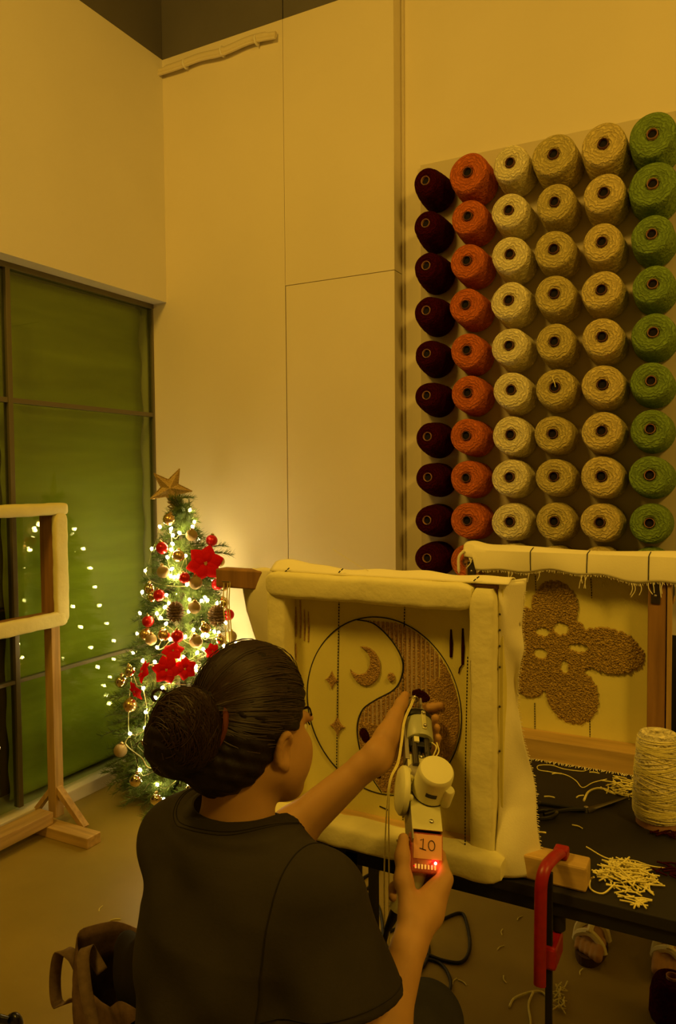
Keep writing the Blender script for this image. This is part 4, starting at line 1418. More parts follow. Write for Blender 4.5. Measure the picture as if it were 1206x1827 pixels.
L().tube([(0, -0.05, -0.004), (0, 0.0, -0.004)], [0.0028, 0.0016], 8).build('needle', 'steel', gun, True)
L().box(-0.021, -0.017, -0.052, -0.012, -0.012, 0.016, bev=0.001).box(0.006, 0.010, -0.052, -0.014, -0.014, 0.006, bev=0.001).box(-0.021, 0.010, -0.056, -0.050, -0.014, 0.016, bev=0.001).build('presser_foot', 'gunside', gun)
L().tube([(-0.010 + 0.009 * math.cos(a), -0.030, 0.016 + 0.009 * math.sin(a)) for a in np.linspace(0, 6.283, 17)], 0.0016, 6).build('yarn_eyelet', 'steel', gun, True)
L().lathe([(0.0295, 0.0), (0.0305, 0.002), (0.0305, 0.010), (0.0295, 0.012), (0.020, 0.012), (0.020, 0.0)], 28, Matrix.Translation((-0.003, -0.058, -0.006)) @ RY, close=True).build('collar_ring', 'black', gun, True)
L().lathe([(0.0265, 0.0), (0.0275, 0.003), (0.0275, 0.046), (0.026, 0.049), (0.016, 0.049), (0.016, 0.0)], 28, Matrix.Translation((0.0, -0.066, -0.006)) @ RY, close=True).build('front_collar', 'collar', gun, True)
L().box(0.001, 0.010, -0.105, -0.062, 0.016, 0.0245, bev=0.002).build('collar_slider', 'gunplate', gun)
for y in (-0.070, -0.100):
    L().ball((0.006, y, 0.026), 0.0038, 10, 6).build('screw', 'steel', gun, True)
for x in (-0.012, 0.011):
    L().tube([(x, -0.175, 0.004), (x, -0.085, 0.004)], 0.0062, 10).build('guide_rod', 'darksteel', gun, True)
L().tube([(0.0, -0.175, -0.014), (0.0, -0.085, -0.014)], 0.007, 10).build('guide_rod', 'steel', gun, True)
L().box(-0.020, 0.020, -0.135, -0.123, -0.012, 0.008, bev=0.002).build('rod_clamp', 'black', gun)
L().box(-0.014, -0.004, -0.128, -0.116, 0.006, 0.013, bev=0.001).build('rod_block', 'gunwhite', gun)
L().box(-0.030, -0.022, -0.160, -0.085, -0.022, 0.002, bev=0.001).build('side_link', 'gunside', gun)
# channel body
L().box(-0.026, 0.026, -0.300, -0.148, -0.0025, 0.0, bev=0.0006).build('top_plate', 'gunplate', gun)
L().box(-0.0265, -0.0240, -0.318, -0.145, -0.052, -0.0005, bev=0.0006).build('side_plate', 'gunside', gun)
L().box(0.0240, 0.0265, -0.300, -0.148, -0.050, -0.0005, bev=0.0006).build('side_plate', 'gunside', gun)
L().box(-0.024, 0.024, -0.296, -0.152, -0.050, -0.047).build('bottom_plate', 'gunside', gun)
for x, y in ((0.0, -0.152), (0.008, -0.2835)):
    L().ball((x, y, 0.0005), 0.0042, 12, 6, (1, 1, .6)).build('screw', 'steel', gun, True)
L().lathe([(0.006, 0), (0.006, 0.008), (0.004, 0.010)], 12, Matrix.Translation((0.012, -0.150, 0.0))).build('terminal', 'black', gun, True)
L().lathe([(0.0225, 0.0), (0.0225, 0.0012), (0.019, 0.0014)], 26, Matrix.Translation((-0.006, -0.188, 0.0))).build('bearing_seat', 'gunside', gun, True)
MX, MY = 0.010, -0.222
mo = L().lathe([(0.0330, 0.0005), (0.0335, 0.004), (0.0325, 0.010), (0.0315, 0.050), (0.0310, 0.0555), (0.0285, 0.0590), (0.020, 0.0605), (0.0001, 0.0612)], 36, Matrix.Translation((MX, MY, 0))).build('motor_housing', 'gunwhite', gun, True)
L().lathe([(0.0100, 0.0005), (0.0100, 0.036), (0.008, 0.0395), (0.0001, 0.040)], 18, Matrix.Translation((MX + 0.0245, MY - 0.0235, 0))).build('motor_brush_cap', 'gunwhite', mo, True)
slot = L()
for a0, a1 in ((-2.05, -1.45),):
    vs, fs = [], []
    n = 8
    for i in range(n + 1):
        a = a0 + (a1 - a0) * i / n
        for z in (0.0215, 0.0300):
            for r in (0.0318, 0.0330):
                vs.append((MX + r * math.cos(a), MY + r * math.sin(a), z))
    for i in range(n):
        b = i * 4
        fs += [(b + 1, b + 3, b + 7, b + 5), (b + 2, b + 6, b + 7, b + 3), (b, b + 1, b + 5, b + 4)]
    slot.add(vs, fs + [(0, 2, 3, 1), (n * 4, n * 4 + 1, n * 4 + 3, n * 4 + 2)])
slot.build('motor_vent', 'black', mo)
gr_ = [(MX + 0.0332 * math.cos(a), MY + 0.0332 * math.sin(a), 0.0018) for a in np.linspace(-2.9, -0.9, 20)]
L().tube(gr_, 0.0011, 5).build('motor_seam', 'black', mo, True)
# white cam wheel on the near side
wm = Matrix.Translation((-0.0275, -0.218, -0.014)) @ Matrix.Rotation(-math.pi / 2, 4, 'Y')
wh = L().lathe([(0.030, 0.0), (0.041, 0.002), (0.043, 0.006), (0.042, 0.012), (0.036, 0.017), (0.020, 0.0185), (0.0001, 0.0185)], 40, wm).build('cam_wheel', 'gunwhite', gun, True)
for a in (0.6, 1.5, 2.5):
    L().ball((-0.0275, -0.218 + 0.034 * math.cos(a), -0.014 + 0.034 * math.sin(a)), 0.006, 10, 6).build('wheel_lug', 'gunwhite', wh, True)
L().tube([(-0.028, -0.312, -0.020), (-0.050, -0.314, -0.018)], 0.0022, 7).build('speed_knob_shaft', 'steel', gun, True)
L().lathe([(0.007, 0), (0.007, 0.006), (0.005, 0.008)], 12, Matrix.Translation((-0.031, -0.312, -0.020)) @ Matrix.Rotation(math.pi / 2, 4, 'Y')).build('speed_knob', 'darksteel', gun, True)
# clear box with the number note, tilted down behind the plate
BM_ = Matrix.Translation((0.001, -0.302, -0.004)) @ Matrix.Rotation(math.radians(20), 4, 'X')
bx = L().box(-0.030, 0.027, -0.064, 0.0, -0.030, -0.002, BM_, bev=0.003).build('clear_box', 'redglowbox', gun)
L().box(-0.025, 0.022, -0.060, -0.003, -0.027, -0.012, BM_).build('circuit_board', 'black', bx)
L().box(-0.024, 0.024, -0.042, -0.004, -0.0018, -0.0006, BM_).build('note_paper', 'paper', bx)
for k in range(7):
    L().box(-0.020 + k * .0055, -0.017 + k * .0055, -0.056, -0.049, -0.012, -0.009, BM_).build('board_pin', 'steel', bx)
num = L()


def stroke(pts):
    num.tube([BM_ @ Vector((p[0], p[1], 0.0003)) for p in pts], 0.00065, 5)


stroke([(-0.0125, -0.0135), (-0.0075, -0.0110), (-0.0085, -0.0265)])
stroke([(-0.0140, -0.0260), (-0.0030, -0.0285)])
stroke([(0.0065 + 0.0055 * math.cos(a), -0.0205 + 0.0078 * math.sin(a)) for a in np.linspace(0, 6.4, 26)])
num.build('number_10', 'ink', bx)
ld = Vector((0.013, -0.0475, 0.0002))
L().ball(BM_ @ ld, 0.0024, 12, 8).build('led', 'led', bx, True)
L().ball(BM_ @ (ld + Vector((0, 0.0035, -0.0016))), 0.0045, 12, 8, (1.3, 1, .35)).build('led_ring', 'ledred', bx, True)
L().ball(BM_ @ Vector((-0.022, -0.054, 0.0)), 0.0010, 8, 6).build('led', 'ledred', bx, True)
# grip, cord, wires
L().tube([(0.0, -0.325, -0.030), (-0.012, -0.345, -0.070), (-0.028, -0.366, -0.112), (-0.033, -0.373, -0.124)], [0.017, 0.0185, 0.0175, 0.014], 16).build('grip', 'gunwhite', gun, True)
L().tube([(-0.033, -0.373, -0.122), (-0.037, -0.379, -0.150), (-0.041, -0.384, -0.172)], [0.010, 0.008, 0.0055], 10).build('strain_relief', 'black', gun, True)
L().tube(bez([(0.022, -0.150, 0.001), (0.028, -0.135, 0.010), (0.022, -0.120, 0.004)], 5), 0.0013, 5).tube(bez([(0.026, -0.152, 0.001), (0.033, -0.140, 0.006), (0.030, -0.122, 0.008)], 5), 0.0013, 5).build('motor_wire', 'yarnwhite', gun, True)

# yarn feeding the gun: down from the eyelet on the near side to the floor
y0 = [G(-0.010, -0.026, 0.017), G(-0.018, -0.050, 0.024), G(-0.032, -0.085, 0.016), G(-0.038, -0.130, 0.004), G(-0.044, -0.165, -0.008), G(-0.058, -0.205, -0.030)]
e0 = y0[-1]
for k, (dx, lab) in enumerate(((0.0, 'cream yarn strand feeding the tufting gun from the floor'), (0.006, 'second cream yarn strand hanging beside the one touching the white cam wheel'))):
    pts = [p + Vector((dx * .4, 0, -dx * .2)) for p in y0] + [Vector((e0.x - 0.004 + dx * (1.5 if k else 0), e0.y - 0.01, z)) for z in (0.80, 0.70, 0.60, 0.45)] + [Vector((e0.x - 0.03, e0.y + 0.02, 0.20)), Vector((e0.x - 0.06, e0.y + 0.08, 0.004))]
    tag(MB().tube(bez(pts, 6), 0.0014, 5).build('yarn_strand', 'yarnwhite', None, True), lab, 'yarn')

# ================================================================== the woman
HY, HP = math.radians(13), math.radians(8)
hf = Vector((math.sin(HY) * math.cos(HP), math.cos(HY) * math.cos(HP), -math.sin(HP)))
hr = Vector((math.cos(HY), -math.sin(HY), 0))
hu = hr.cross(hf)
HC = Vector((1.982, -2.147, 1.112))
HR = np.array([[hr.x, hf.x, hu.x], [hr.y, hf.y, hu.y], [hr.z, hf.z, hu.z]])


def H(a, b, c):
    return HC + hr * a + hf * b + hu * c


RSH = Vector((2.150, -2.225, 0.905))
LSH = Vector((1.852, -2.162, 0.908))
REL = Vector((2.222, -2.262, 0.690))
RWR = G(-0.022, -0.445, -0.036)
LWR = G(-0.080, -0.148, -0.014)
LEL = Vector((1.862, -1.995, 0.775))
shx = (RSH - LSH)
shx.z = 0
shx.normalize()

woman = thing('person', 'seated woman in a dark T-shirt with hair in a bun, holding the tufting gun', 'person', (1.98, -2.2, 0.45))

B = SDF((1.70, -2.42, 0.56), (2.36, -1.695, 1.28), 0.0030)
# head
B.ell(H(0, -0.012, 0.022), (0.071, 0.091, 0.092), HR)
B.ell(H(0, 0.020, -0.035), (0.062, 0.070, 0.078), HR, 0.03)
B.ell(H(0, 0.062, -0.092), (0.036, 0.034, 0.032), HR, 0.035)
for s_ in (-1, 1):
    B.ell(H(s_ * .042, 0.050, -0.052), (0.030, 0.036, 0.034), HR, 0.03)
for s_ in (-1, 1):
    B.cone(H(s_ * .052, 0.005, -0.060), 0.020, H(s_ * .020, 0.080, -0.104), 0.017, 0.03)
    B.ell(H(s_ * .038, 0.062, -0.030), (0.022, 0.022, 0.020), HR, 0.02)
    B.ell(H(s_ * .032, 0.083, 0.012), (0.022, 0.008, 0.008), HR, 0.014)
B.cone(H(0, 0.086, 0.004), 0.008, H(0, 0.106, -0.030), 0.010, 0.014)
for s_ in (-1, 1):
    B.ell(H(s_ * .011, 0.096, -0.034), (0.008, 0.009, 0.007), HR, 0.008)
B.ell(H(0, 0.090, -0.058), (0.022, 0.010, 0.006), HR, 0.006)
B.ell(H(0, 0.088, -0.069), (0.019, 0.010, 0.006), HR, 0.006)
# neck and shoulders
B.cone(H(0, -0.020, -0.070), 0.056, (1.978, -2.185, 0.945), 0.056, 0.02)
B.cone((1.965, -2.200, 0.925), 0.046, LSH + Vector((.03, 0, -.010)), 0.042, 0.05)
B.cone((1.995, -2.205, 0.925), 0.046, RSH + Vector((-.03, 0, -.008)), 0.042, 0.05)
B.loft([(0.57, 1.985, -2.235, .14, .095), (0.75, 1.985, -2.235, .145, .095), (0.88, 1.98, -2.205, .13, .078), (0.935, 1.98, -2.195, .085, .066)], (shx.x, shx.y), 0.03)
# arms
B.cone(RSH, 0.046, REL, 0.040, 0.02)
B.chain([REL, REL.lerp(RWR, 0.35), RWR.lerp(REL, 0.12)], [0.041, 0.0400, 0.0255], 0.02)
B.cone(LSH, 0.048, LEL, 0.040, 0.02)
B.chain([LEL, LEL.lerp(LWR, 0.35), LWR.lerp(LEL, 0.10)], [0.041, 0.040, 0.0262], 0.02)
B.cone(RWR.lerp(REL, 0.12), 0.0255, RWR, 0.0265, 0.01)
B.cone(LWR.lerp(LEL, 0.10), 0.0262, LWR, 0.0270, 0.01)
# right hand round the grip
KR = [G(0.031, -0.366, -0.030), G(0.029, -0.370, -0.052), G(0.022, -0.378, -0.073), G(0.010, -0.389, -0.091)]
for i, kq in enumerate(KR):
    B.cone(RWR + (kq - KR[1]) * 0.35, 0.0185, kq, 0.0128, 0.016)
B.cone(G(0.004, -0.420, -0.040), 0.020, G(0.012, -0.385, -0.055), 0.019, 0.02)
for i, kq in enumerate(KR):
    z = [-0.036, -0.056, -0.076, -0.096][i]
    sh = [0, -.004, -.010, -.018][i]
    yy = [-0.330, -0.337, -0.344, -0.352][i]
    p1 = G(0.026 + sh, yy + 0.008, z)
    p2 = G(-0.004 + sh, yy + 0.016 + 0.004, z - .002)
    p3 = G(-0.030 + sh * .6, yy + 0.002, z - .003)
    p4 = G(-0.034 + sh * .5, yy - 0.014, z - .003)
    B.chain([kq, p1, p2, p3, p4], [0.0120, 0.0105, 0.0095, 0.0088, 0.0080], 0.005)
B.chain([G(-0.030, -0.428, -0.028), G(-0.043, -0.385, -0.014), G(-0.045, -0.350, -0.004), G(-0.043, -0.322, 0.002)], [0.0165, 0.0135, 0.0110, 0.0092], 0.012)
B.cone(G(-0.030, -0.425, -0.030), 0.016, G(0.020, -0.378, -0.030), 0.011, 0.016)
# left hand under and round the front collar
KL = [G(-0.035, -0.050, -0.012), G(-0.040, -0.068, -0.030), G(-0.040, -0.088, -0.043), G(-0.040, -0.110, -0.050)]
for i, kq in enumerate(KL):
    B.cone(LWR + (kq - KL[1]) * 0.32, 0.0190, kq, 0.0130, 0.016)
B.cone(G(-0.062, -0.110, -0.010), 0.022, G(-0.046, -0.085, -0.016), 0.019, 0.018)
for i, kq in enumerate(KL):
    y = [-0.028, -0.052, -0.076, -0.100][i]
    if i == 0:
        ch = [kq, G(-0.020, -0.024, -0.026), G(0.014, -0.020, -0.024), G(0.036, -0.022, -0.008), G(0.048, -0.026, 0.004)]
    else:
        ch = [kq, G(-0.014, y, -0.047), G(0.018, y, -0.046), G(0.036, y + .002, -0.026), G(0.038, y + .003, -0.008)]
    B.chain(ch, [0.0125, 0.0108, 0.0095, 0.0088, 0.0080], 0.005)
B.chain([G(-0.064, -0.115, 0.002), G(-0.048, -0.075, 0.012), G(-0.036, -0.048, 0.018), G(-0.027, -0.026, 0.020)], [0.0175, 0.0135, 0.0110, 0.0090], 0.012)
B.cone(G(-0.060, -0.110, 0.0), 0.015, G(-0.036, -0.052, -0.008), 0.012, 0.014)
# ears
for s_ in (-1, 1):
    B.ell(H(s_ * 0.073, -0.004, -0.022), (0.008, 0.017, 0.030), HR, 0.006)
    for a in np.linspace(0.0, 4.7, 12):
        b = a + 0.43
        B.cone(H(s_ * (0.079 + .003 * math.sin(a)), -0.006 + 0.0135 * math.sin(a - 1.2) * -1, -0.020 + 0.024 * math.cos(a - 1.2)), 0.0042, H(s_ * (0.079 + .003 * math.sin(b)), -0.006 + 0.0135 * math.sin(b - 1.2) * -1, -0.020 + 0.024 * math.cos(b - 1.2)), 0.0042, 0.004)
    B.ell(H(s_ * 0.078, 0.002, -0.046), (0.006, 0.008, 0.009), HR, 0.005)
    B.ell(H(s_ * 0.086, 0.000, -0.022), (0.010, 0.0075, 0.013), HR, 0.004, 'sub')
body = B.build('body', 'skin', woman, 1)
del B
for s_ in (-1, 1):
    e = MB().ball(H(s_ * 0.032, 0.080, -0.004), 0.0105, 12, 8).build('eye', 'gunwhite', woman, True)
    MB().ball(H(s_ * 0.032, 0.0865, -0.005), 0.0052, 10, 6).build('iris', 'ink', e, True)
    MB().tube(bez([H(s_ * 0.018, 0.094, 0.020), H(s_ * 0.034, 0.092, 0.025), H(s_ * 0.052, 0.080, 0.018)], 5), 0.0024, 5, flat=.6).build('eyebrow', 'hair', woman, True)
    MB().tube(bez([H(s_ * 0.020, 0.0885, 0.003), H(s_ * 0.033, 0.0905, 0.004), H(s_ * 0.046, 0.084, 0.001)], 5), 0.0014, 5).build('eyelashes', 'hair', woman, True)

# hair: cap, bun, strands
ER = Vector((0.0805, 0.1005, 0.1080))
EC = (0, -0.012, 0.024)


def hair_line(b):
    """lowest height of the hair at depth b (forward)"""
    return float(np.interp(b, [-0.12, -0.080, -0.045, -0.020, 0.000, 0.030, 0.055, 0.075, 0.10], [-0.095, -0.088, -0.078, -0.040, -0.002, 0.010, 0.040, 0.062, 0.085]))


A = SDF((1.80, -2.36, 0.97), (2.10, -2.02, 1.26), 0.0035)
A.ell(H(*EC), tuple(ER), HR)
A.ell(H(0, -0.050, -0.040), (0.066, 0.050, 0.056), HR, 0.03)
gx = [(A.lo[i] + np.arange(A.n[i]) * A.h) for i in range(3)]
dX, dY, dZ = gx[0][:, None, None] - HC.x, gx[1][None, :, None] - HC.y, gx[2][None, None, :] - HC.z
bb = dX * hf.x + dY * hf.y + dZ * hf.z
cc = dX * hu.x + dY * hu.y + dZ * hu.z
aa = dX * hr.x + dY * hr.y + dZ * hr.z
hl = np.interp(bb, [-0.12, -0.080, -0.045, -0.020, 0.000, 0.030, 0.055, 0.075, 0.10], [-0.090, -0.086, -0.074, -0.038, 0.004, 0.004, 0.034, 0.060, 0.085])
A.D = np.maximum(A.D, ((hl - cc) * 0.75).astype(np.float32))
BUN = (-0.008, -0.126, 0.006)
A.ell(H(*BUN), (0.060, 0.048, 0.059), HR, 0.012)
A.ell(H(-0.026, -0.130, -0.022), (0.044, 0.042, 0.044), HR, 0.025)
A.ell(H(0.0, -0.080, -0.052), (0.050, 0.034, 0.038), HR, 0.03)
A.D += (0.0013 * np.sin(aa * 260 + cc * 140) * np.sin(bb * 120 + 2) + 0.0012 * np.sin(cc * 330 + bb * 90)).astype(np.float32)
hair = A.build('hair', 'hair', woman, 1)
del A
TIE = Vector((0.0, -0.098, 0.030))
tdir = Vector(((TIE.x - EC[0]) / ER.x, (TIE.y - EC[1]) / ER.y, (TIE.z - EC[2]) / ER.z)).normalized()
ST = MB()
cnt = 0
while cnt < 1500:
    d = Vector((rng.gauss(0, 1), rng.gauss(0, 1), rng.gauss(0, 1))).normalized()
    p = Vector((EC[0] + d.x * ER.x, EC[1] + d.y * ER.y, EC[2] + d.z * ER.z))
    if p.z < hair_line(p.y) + 0.012 or d.angle(tdir) < 0.5:
        continue
    cnt += 1
    ang = d.angle(tdir)
    pts = []
    n = 10
    lift = rng.uniform(0.000, 0.0016) + (0.004 if rng.random() < 0.02 else 0)
    jit = rng.uniform(-.05, .05)
    ax_ = d.cross(tdir).normalized()
    for i in range(n + 1):
        s_ = i / n * (1 - 0.16 / ang)
        q = Matrix.Rotation(ang * s_, 3, ax_) @ d
        q = (q + ax_ * jit * math.sin(s_ * math.pi)).normalized()
        pts.append(H(EC[0] + q.x * (ER.x + lift), EC[1] + q.y * (ER.y + lift), EC[2] + q.z * (ER.z + lift)))
    ST.tube(pts, [0.0007] * n + [0.0003], 3, cap=False)
for i in range(700):          # bun coils
    axd = Vector((rng.gauss(0, .35), 1.0, rng.gauss(0, .35))).normalized()
    e1 = axd.orthogonal().normalized()
    e2 = axd.cross(e1)
    th = rng.uniform(-1.1, 1.1)
    a0 = rng.uniform(0, 6.283)
    span = rng.uniform(1.2, 3.0)
    k_ = rng.uniform(1.0, 1.025) + (0.06 if rng.random() < 0.03 else 0)
    pts = []
    for j in range(11):
        a = a0 + span * j / 10
        q = e1 * math.cos(a) * math.cos(th) + e2 * math.sin(a) * math.cos(th) + axd * math.sin(th)
        pts.append(H(BUN[0] + q.x * 0.0605 * k_, BUN[1] + q.y * 0.0485 * k_, BUN[2] + q.z * 0.0595 * k_))
    ST.tube(pts, 0.0007, 3, cap=False)
for i in range(26):           # wisps
    p = H(rng.uniform(-.05, .06), rng.uniform(-.13, -.02), rng.uniform(0.06, .10)) if i % 2 else H(rng.uniform(-.05, .02), -0.19 + rng.uniform(-.01, .02), rng.uniform(-.05, .04))
    v = Vector((rng.uniform(-1, 1), rng.uniform(-1, 1), rng.uniform(-.2, 1))).normalized() * rng.uniform(.012, .03)
    ST.tube(bez([p, p + v * .5 + Vector((0, 0, .006)), p + v], 4), 0.0005, 3, cap=False)
for i in range(7):            # curl at the side of the bun
    c = H(-0.060, -0.140, 0.046)
    ST.tube([c + (rt * math.cos(a) * (0.009 + i * .0006) + up * math.sin(a) * (0.008 + .0005 * i)) + fw * rng.uniform(-.002, .002) for a in np.linspace(-0.4 + i * .1, 4.2, 12)], 0.0007, 3, cap=False)
tag(ST.build('hair_strands', 'strand', hair, True), kind='stuff')
ring = []
tn = Vector((0, -1, 0.25)).normalized()
e1 = tn.orthogonal().normalized()
e2 = tn.cross(e1)
for a in np.linspace(0, 6.283, 28):
    q = Vector((0.0, -0.102, 0.016)) + e1 * 0.047 * math.cos(a) + e2 * 0.050 * math.sin(a)
    ring.append(H(q.x, q.y, q.z))
MB().tube(ring, 0.0045, 8).build('hair_tie', 'scrunchie', hair, True)

# T-shirt
T = SDF((1.68, -2.46, 0.50), (2.36, -1.98, 1.02), 0.0042)
st = [(0.50, 2.004, -2.245, .154, .114), (0.62, 2.000, -2.243, .158, .114), (0.74, 1.994, -2.236, .164, .111), (0.84, 1.988, -2.222, .167, .105), (0.90, 1.986, -2.208, .160, .094), (0.935, 1.982, -2.196, .140, .090), (0.958, 1.978, -2.188, .118, .084), (0.972, 1.975, -2.180, .098, .080)]
T.loft(st, (shx.x, shx.y), 0.02, pw=2.3)
T.cone(LSH + Vector((0.02, 0, 0.003)), 0.058, LSH, 0.058, 0.05)
T.cone((1.965, -2.205, 0.945), 0.054, LSH + Vector((.02, 0, .004)), 0.056, 0.05)
T.cone((1.995, -2.212, 0.945), 0.054, RSH + Vector((-.02, 0, .010)), 0.058, 0.05)
RS2 = RSH.lerp(REL, 0.52)
rd = (REL - RSH).normalized()
T.cone(RSH, 0.062, RS2 + Vector((0.006, 0, 0)), 0.082, 0.035)
LS2 = LSH.lerp(LEL, 0.65)
ldv = (LEL - LSH).normalized()
T.cone(LSH, 0.060, LS2, 0.070, 0.035)
# folds
X, Y, Z = [(T.lo[i] + np.arange(T.n[i]) * T.h).astype(np.float32) for i in range(3)]
X, Y, Z = X[:, None, None], Y[None, :, None], Z[None, None, :]
T.D += 0.0022 * np.sin((X - Z * .5) * 42 + 2 * np.sin(Z * 13)) * np.clip((0.93 - Z) * 8, 0, 1)
T.D += 0.0018 * np.sin(Z * 55 + X * 30)
# openings
T.loft([(0.925, 1.972, -2.166, .070, .066), (0.97, 1.970, -2.166, .078, .074), (1.03, 1.970, -2.166, .090, .085)], (1, 0), 0.005, 'sub', 2.0)
q1 = RS2 + rd * 0.010
T.cone(RSH.lerp(REL, 0.45), 0.060, RSH.lerp(REL, 1.3), 0.074, 0.004, 'sub')
X_, Y_, Z_ = X, Y, Z
sl = ((X_ - q1.x) * rd.x + (Y_ - q1.y) * rd.y + (Z_ - q1.z) * rd.z)
near = np.where((X_ > 2.11), sl, -1.0)
T.D = np.maximum(T.D, near.astype(np.float32))
shirt = T.build('t_shirt', 'shirt', woman, 1)
del T
from mathutils.bvhtree import BVHTree
wpos = Vector((1.98, -2.2, 0.45))
sv = [v.co + wpos for v in shirt.data.vertices]
BV = BVHTree.FromPolygons(sv, [tuple(q.vertices) for q in shirt.data.polygons])


def on_shirt(o, d):
    h = BV.ray_cast(Vector(o), Vector(d).normalized())
    return h


# ribbed collar band round the neck opening
cring, cst = [], []
for a in np.linspace(0, 2 * math.pi, 49):
    dxy = Vector((math.cos(a), math.sin(a), 0))
    for rr_ in (0.088, 0.094, 0.100):
        h = on_shirt(Vector((1.971, -2.167, 1.15)) + Vector((dxy.x * rr_, dxy.y * rr_ * 0.95, 0)), (0, 0, -1))
        if h[0] is not None and h[0].z > 0.90:
            break
    z = h[0].z if h[0] is not None else 0.94
    cring.append((1.971 + dxy.x * 0.083, -2.167 + dxy.y * 0.079, max(0.935, min(z, 0.985)) + 0.003))
for _ in range(3):
    zz = [c[2] for c in cring[:-1]]
    n = len(zz)
    cring = [(c[0], c[1], (zz[(i - 1) % n] + 2 * zz[i % n] + zz[(i + 1) % n]) / 4) for i, c in enumerate(cring)]
col = MB()
vs, fs = [], []
n = len(cring) - 1
for i in range(n):
    c = Vector(cring[i])
    o = Vector((c.x - 1.971, c.y + 2.167, 0)).normalized()
    for k, (dr, dz) in enumerate(((0.013, -0.007), (0.009, 0.0005), (0.000, 0.0050), (-0.006, 0.0075), (-0.009, 0.006), (-0.006, 0.001), (0.002, -0.004))):
        vs.append(c + o * dr + Vector((0, 0, dz)))
for i in range(n):
    for k in range(7):
        fs.append((i * 7 + k, ((i + 1) % n) * 7 + k, ((i + 1) % n) * 7 + (k + 1) % 7, i * 7 + (k + 1) % 7))
col.add(vs, fs).build('collar', 'shirt', shirt, True)


def seam(pairs, name, r=0.0014):
    pts = []
    for o, d in pairs:
        h = on_shirt(o, d)
        if h[0] is not None:
            pts.append(h[0] + h[1] * 0.0004)
    if len(pts) > 3:
        MB().tube(pts, r, 5, cap=False).build(name, 'seam', shirt, True)


for off in (0.1005, 0.105):
    pr = []
    for a in np.linspace(0, 2 * math.pi, 60):
        e = Vector((math.cos(a), math.sin(a) * 0.96, 0))
        pr.append((Vector((1.971, -2.167, 1.10)) + e * off, (0, 0, -1)))
    seam(pr, 'collar_seam', 0.0008)
# armhole seam of the right sleeve
axs = Vector((shx.x, shx.y, 0.02)).normalized()
e1 = (Vector((0, 0, 1)) - axs * axs.z).normalized()
e2 = axs.cross(e1)
c0 = RSH - axs * 0.026
pr = []
for a in np.linspace(-2.6, 2.6, 60):
    d = e1 * math.cos(a) + e2 * math.sin(a)
    pr.append((c0 + d * 0.32, -d))
seam(pr, 'armhole_seam', 0.0010)
pr = []
c1_ = RS2 - rd * 0.004
f1 = rd.orthogonal().normalized()
f2 = rd.cross(f1)
for a in np.linspace(0, 2 * math.pi, 60):
    d = f1 * math.cos(a) + f2 * math.sin(a)
    pr.append((c1_ + d * 0.22, -d))
seam(pr, 'hem_seam', 0.0009)

# trousers and shoes
Q = SDF((1.72, -2.46, 0.03), (2.30, -1.58, 0.62), 0.0075)
Q.cone((1.90, -2.24, 0.55), 0.125, (2.07, -2.26, 0.55), 0.125, 0.04)
Q.cone((2.06, -2.20, 0.52), 0.092, (2.150, -1.835, 0.478), 0.066, 0.04)
Q.cone((2.150, -1.835, 0.478), 0.066, (2.130, -1.80, 0.10), 0.052, 0.03)
Q.cone((1.91, -2.20, 0.52), 0.092, (1.86, -1.84, 0.490), 0.068, 0.04)
Q.cone((1.86, -1.84, 0.490), 0.068, (1.85, -1.83, 0.10), 0.052, 0.03)
Q.build('trousers', 'trousers', woman, 1)
Q = SDF((1.74, -1.95, -0.01), (2.24, -1.55, 0.14), 0.006)
for x, y in ((2.130, -1.80), (1.85, -1.83)):
    Q.cone((x, y, 0.075), 0.040, (x, y - 0.02, 0.045), 0.042, 0.02)
    Q.cone((x, y - 0.02, 0.038), 0.036, (x + .01, y + 0.16, 0.030), 0.032, 0.03)
Q.cut((0, 0, 0.001), (0, 0, -1))
Q.build('shoes', 'black', woman, 1)

# her stool
t = thing('stool', 'low round stool under the seated woman', 'stool', (1.985, -2.25, 0))
MB().lathe([(0.0001, 0.385), (0.15, 0.385), (0.165, 0.395), (0.165, 0.405), (0.155, 0.416), (0.0001, 0.418)], 30, Matrix.Translation((1.985, -2.25, 0))).build('seat', 'black', t, True)
for k in range(4):
    a = k * math.pi / 2 + .78
    MB().tube([(1.985 + 0.11 * math.cos(a), -2.25 + 0.11 * math.sin(a), 0.386), (1.985 + 0.16 * math.cos(a), -2.25 + 0.16 * math.sin(a), 0.0)], 0.012, 8).build('leg', 'black', t, True)

# ================================================================== the person behind the second frame (only the feet show)
p2 = thing('person', 'person seated behind the table, bare toes in cream-strapped sandals, dark trousers', 'person', (2.40, -0.45, 0))
Q = SDF((2.12, -0.82, -0.005), (2.72, -0.10, 1.24), 0.0080)
FT = [((2.265, -0.735), 0.12), ((2.495, -0.715), -0.06)]
Q.ell((2.39, -0.33, 1.09), (0.075, 0.09, 0.105), None, 0.02)
Q.cone((2.39, -0.410, 1.095), 0.010, (2.39, -0.432, 1.068), 0.013, 0.02)
Q.ell((2.39, -0.385, 1.025), (0.045, 0.045, 0.04), None, 0.03)
Q.ell((2.39, -0.418, 1.040), (0.024, 0.010, 0.009), None, 0.008)
Q.cone((2.39, -0.31, 1.02), 0.05, (2.39, -0.29, 0.92), 0.055, 0.03)
Q.loft([(0.50, 2.39, -0.25, .16, .11), (0.70, 2.39, -0.25, .15, .10), (0.86, 2.39, -0.27, .17, .09), (0.93, 2.39, -0.28, .13, .07)], (1, 0), 0.03)
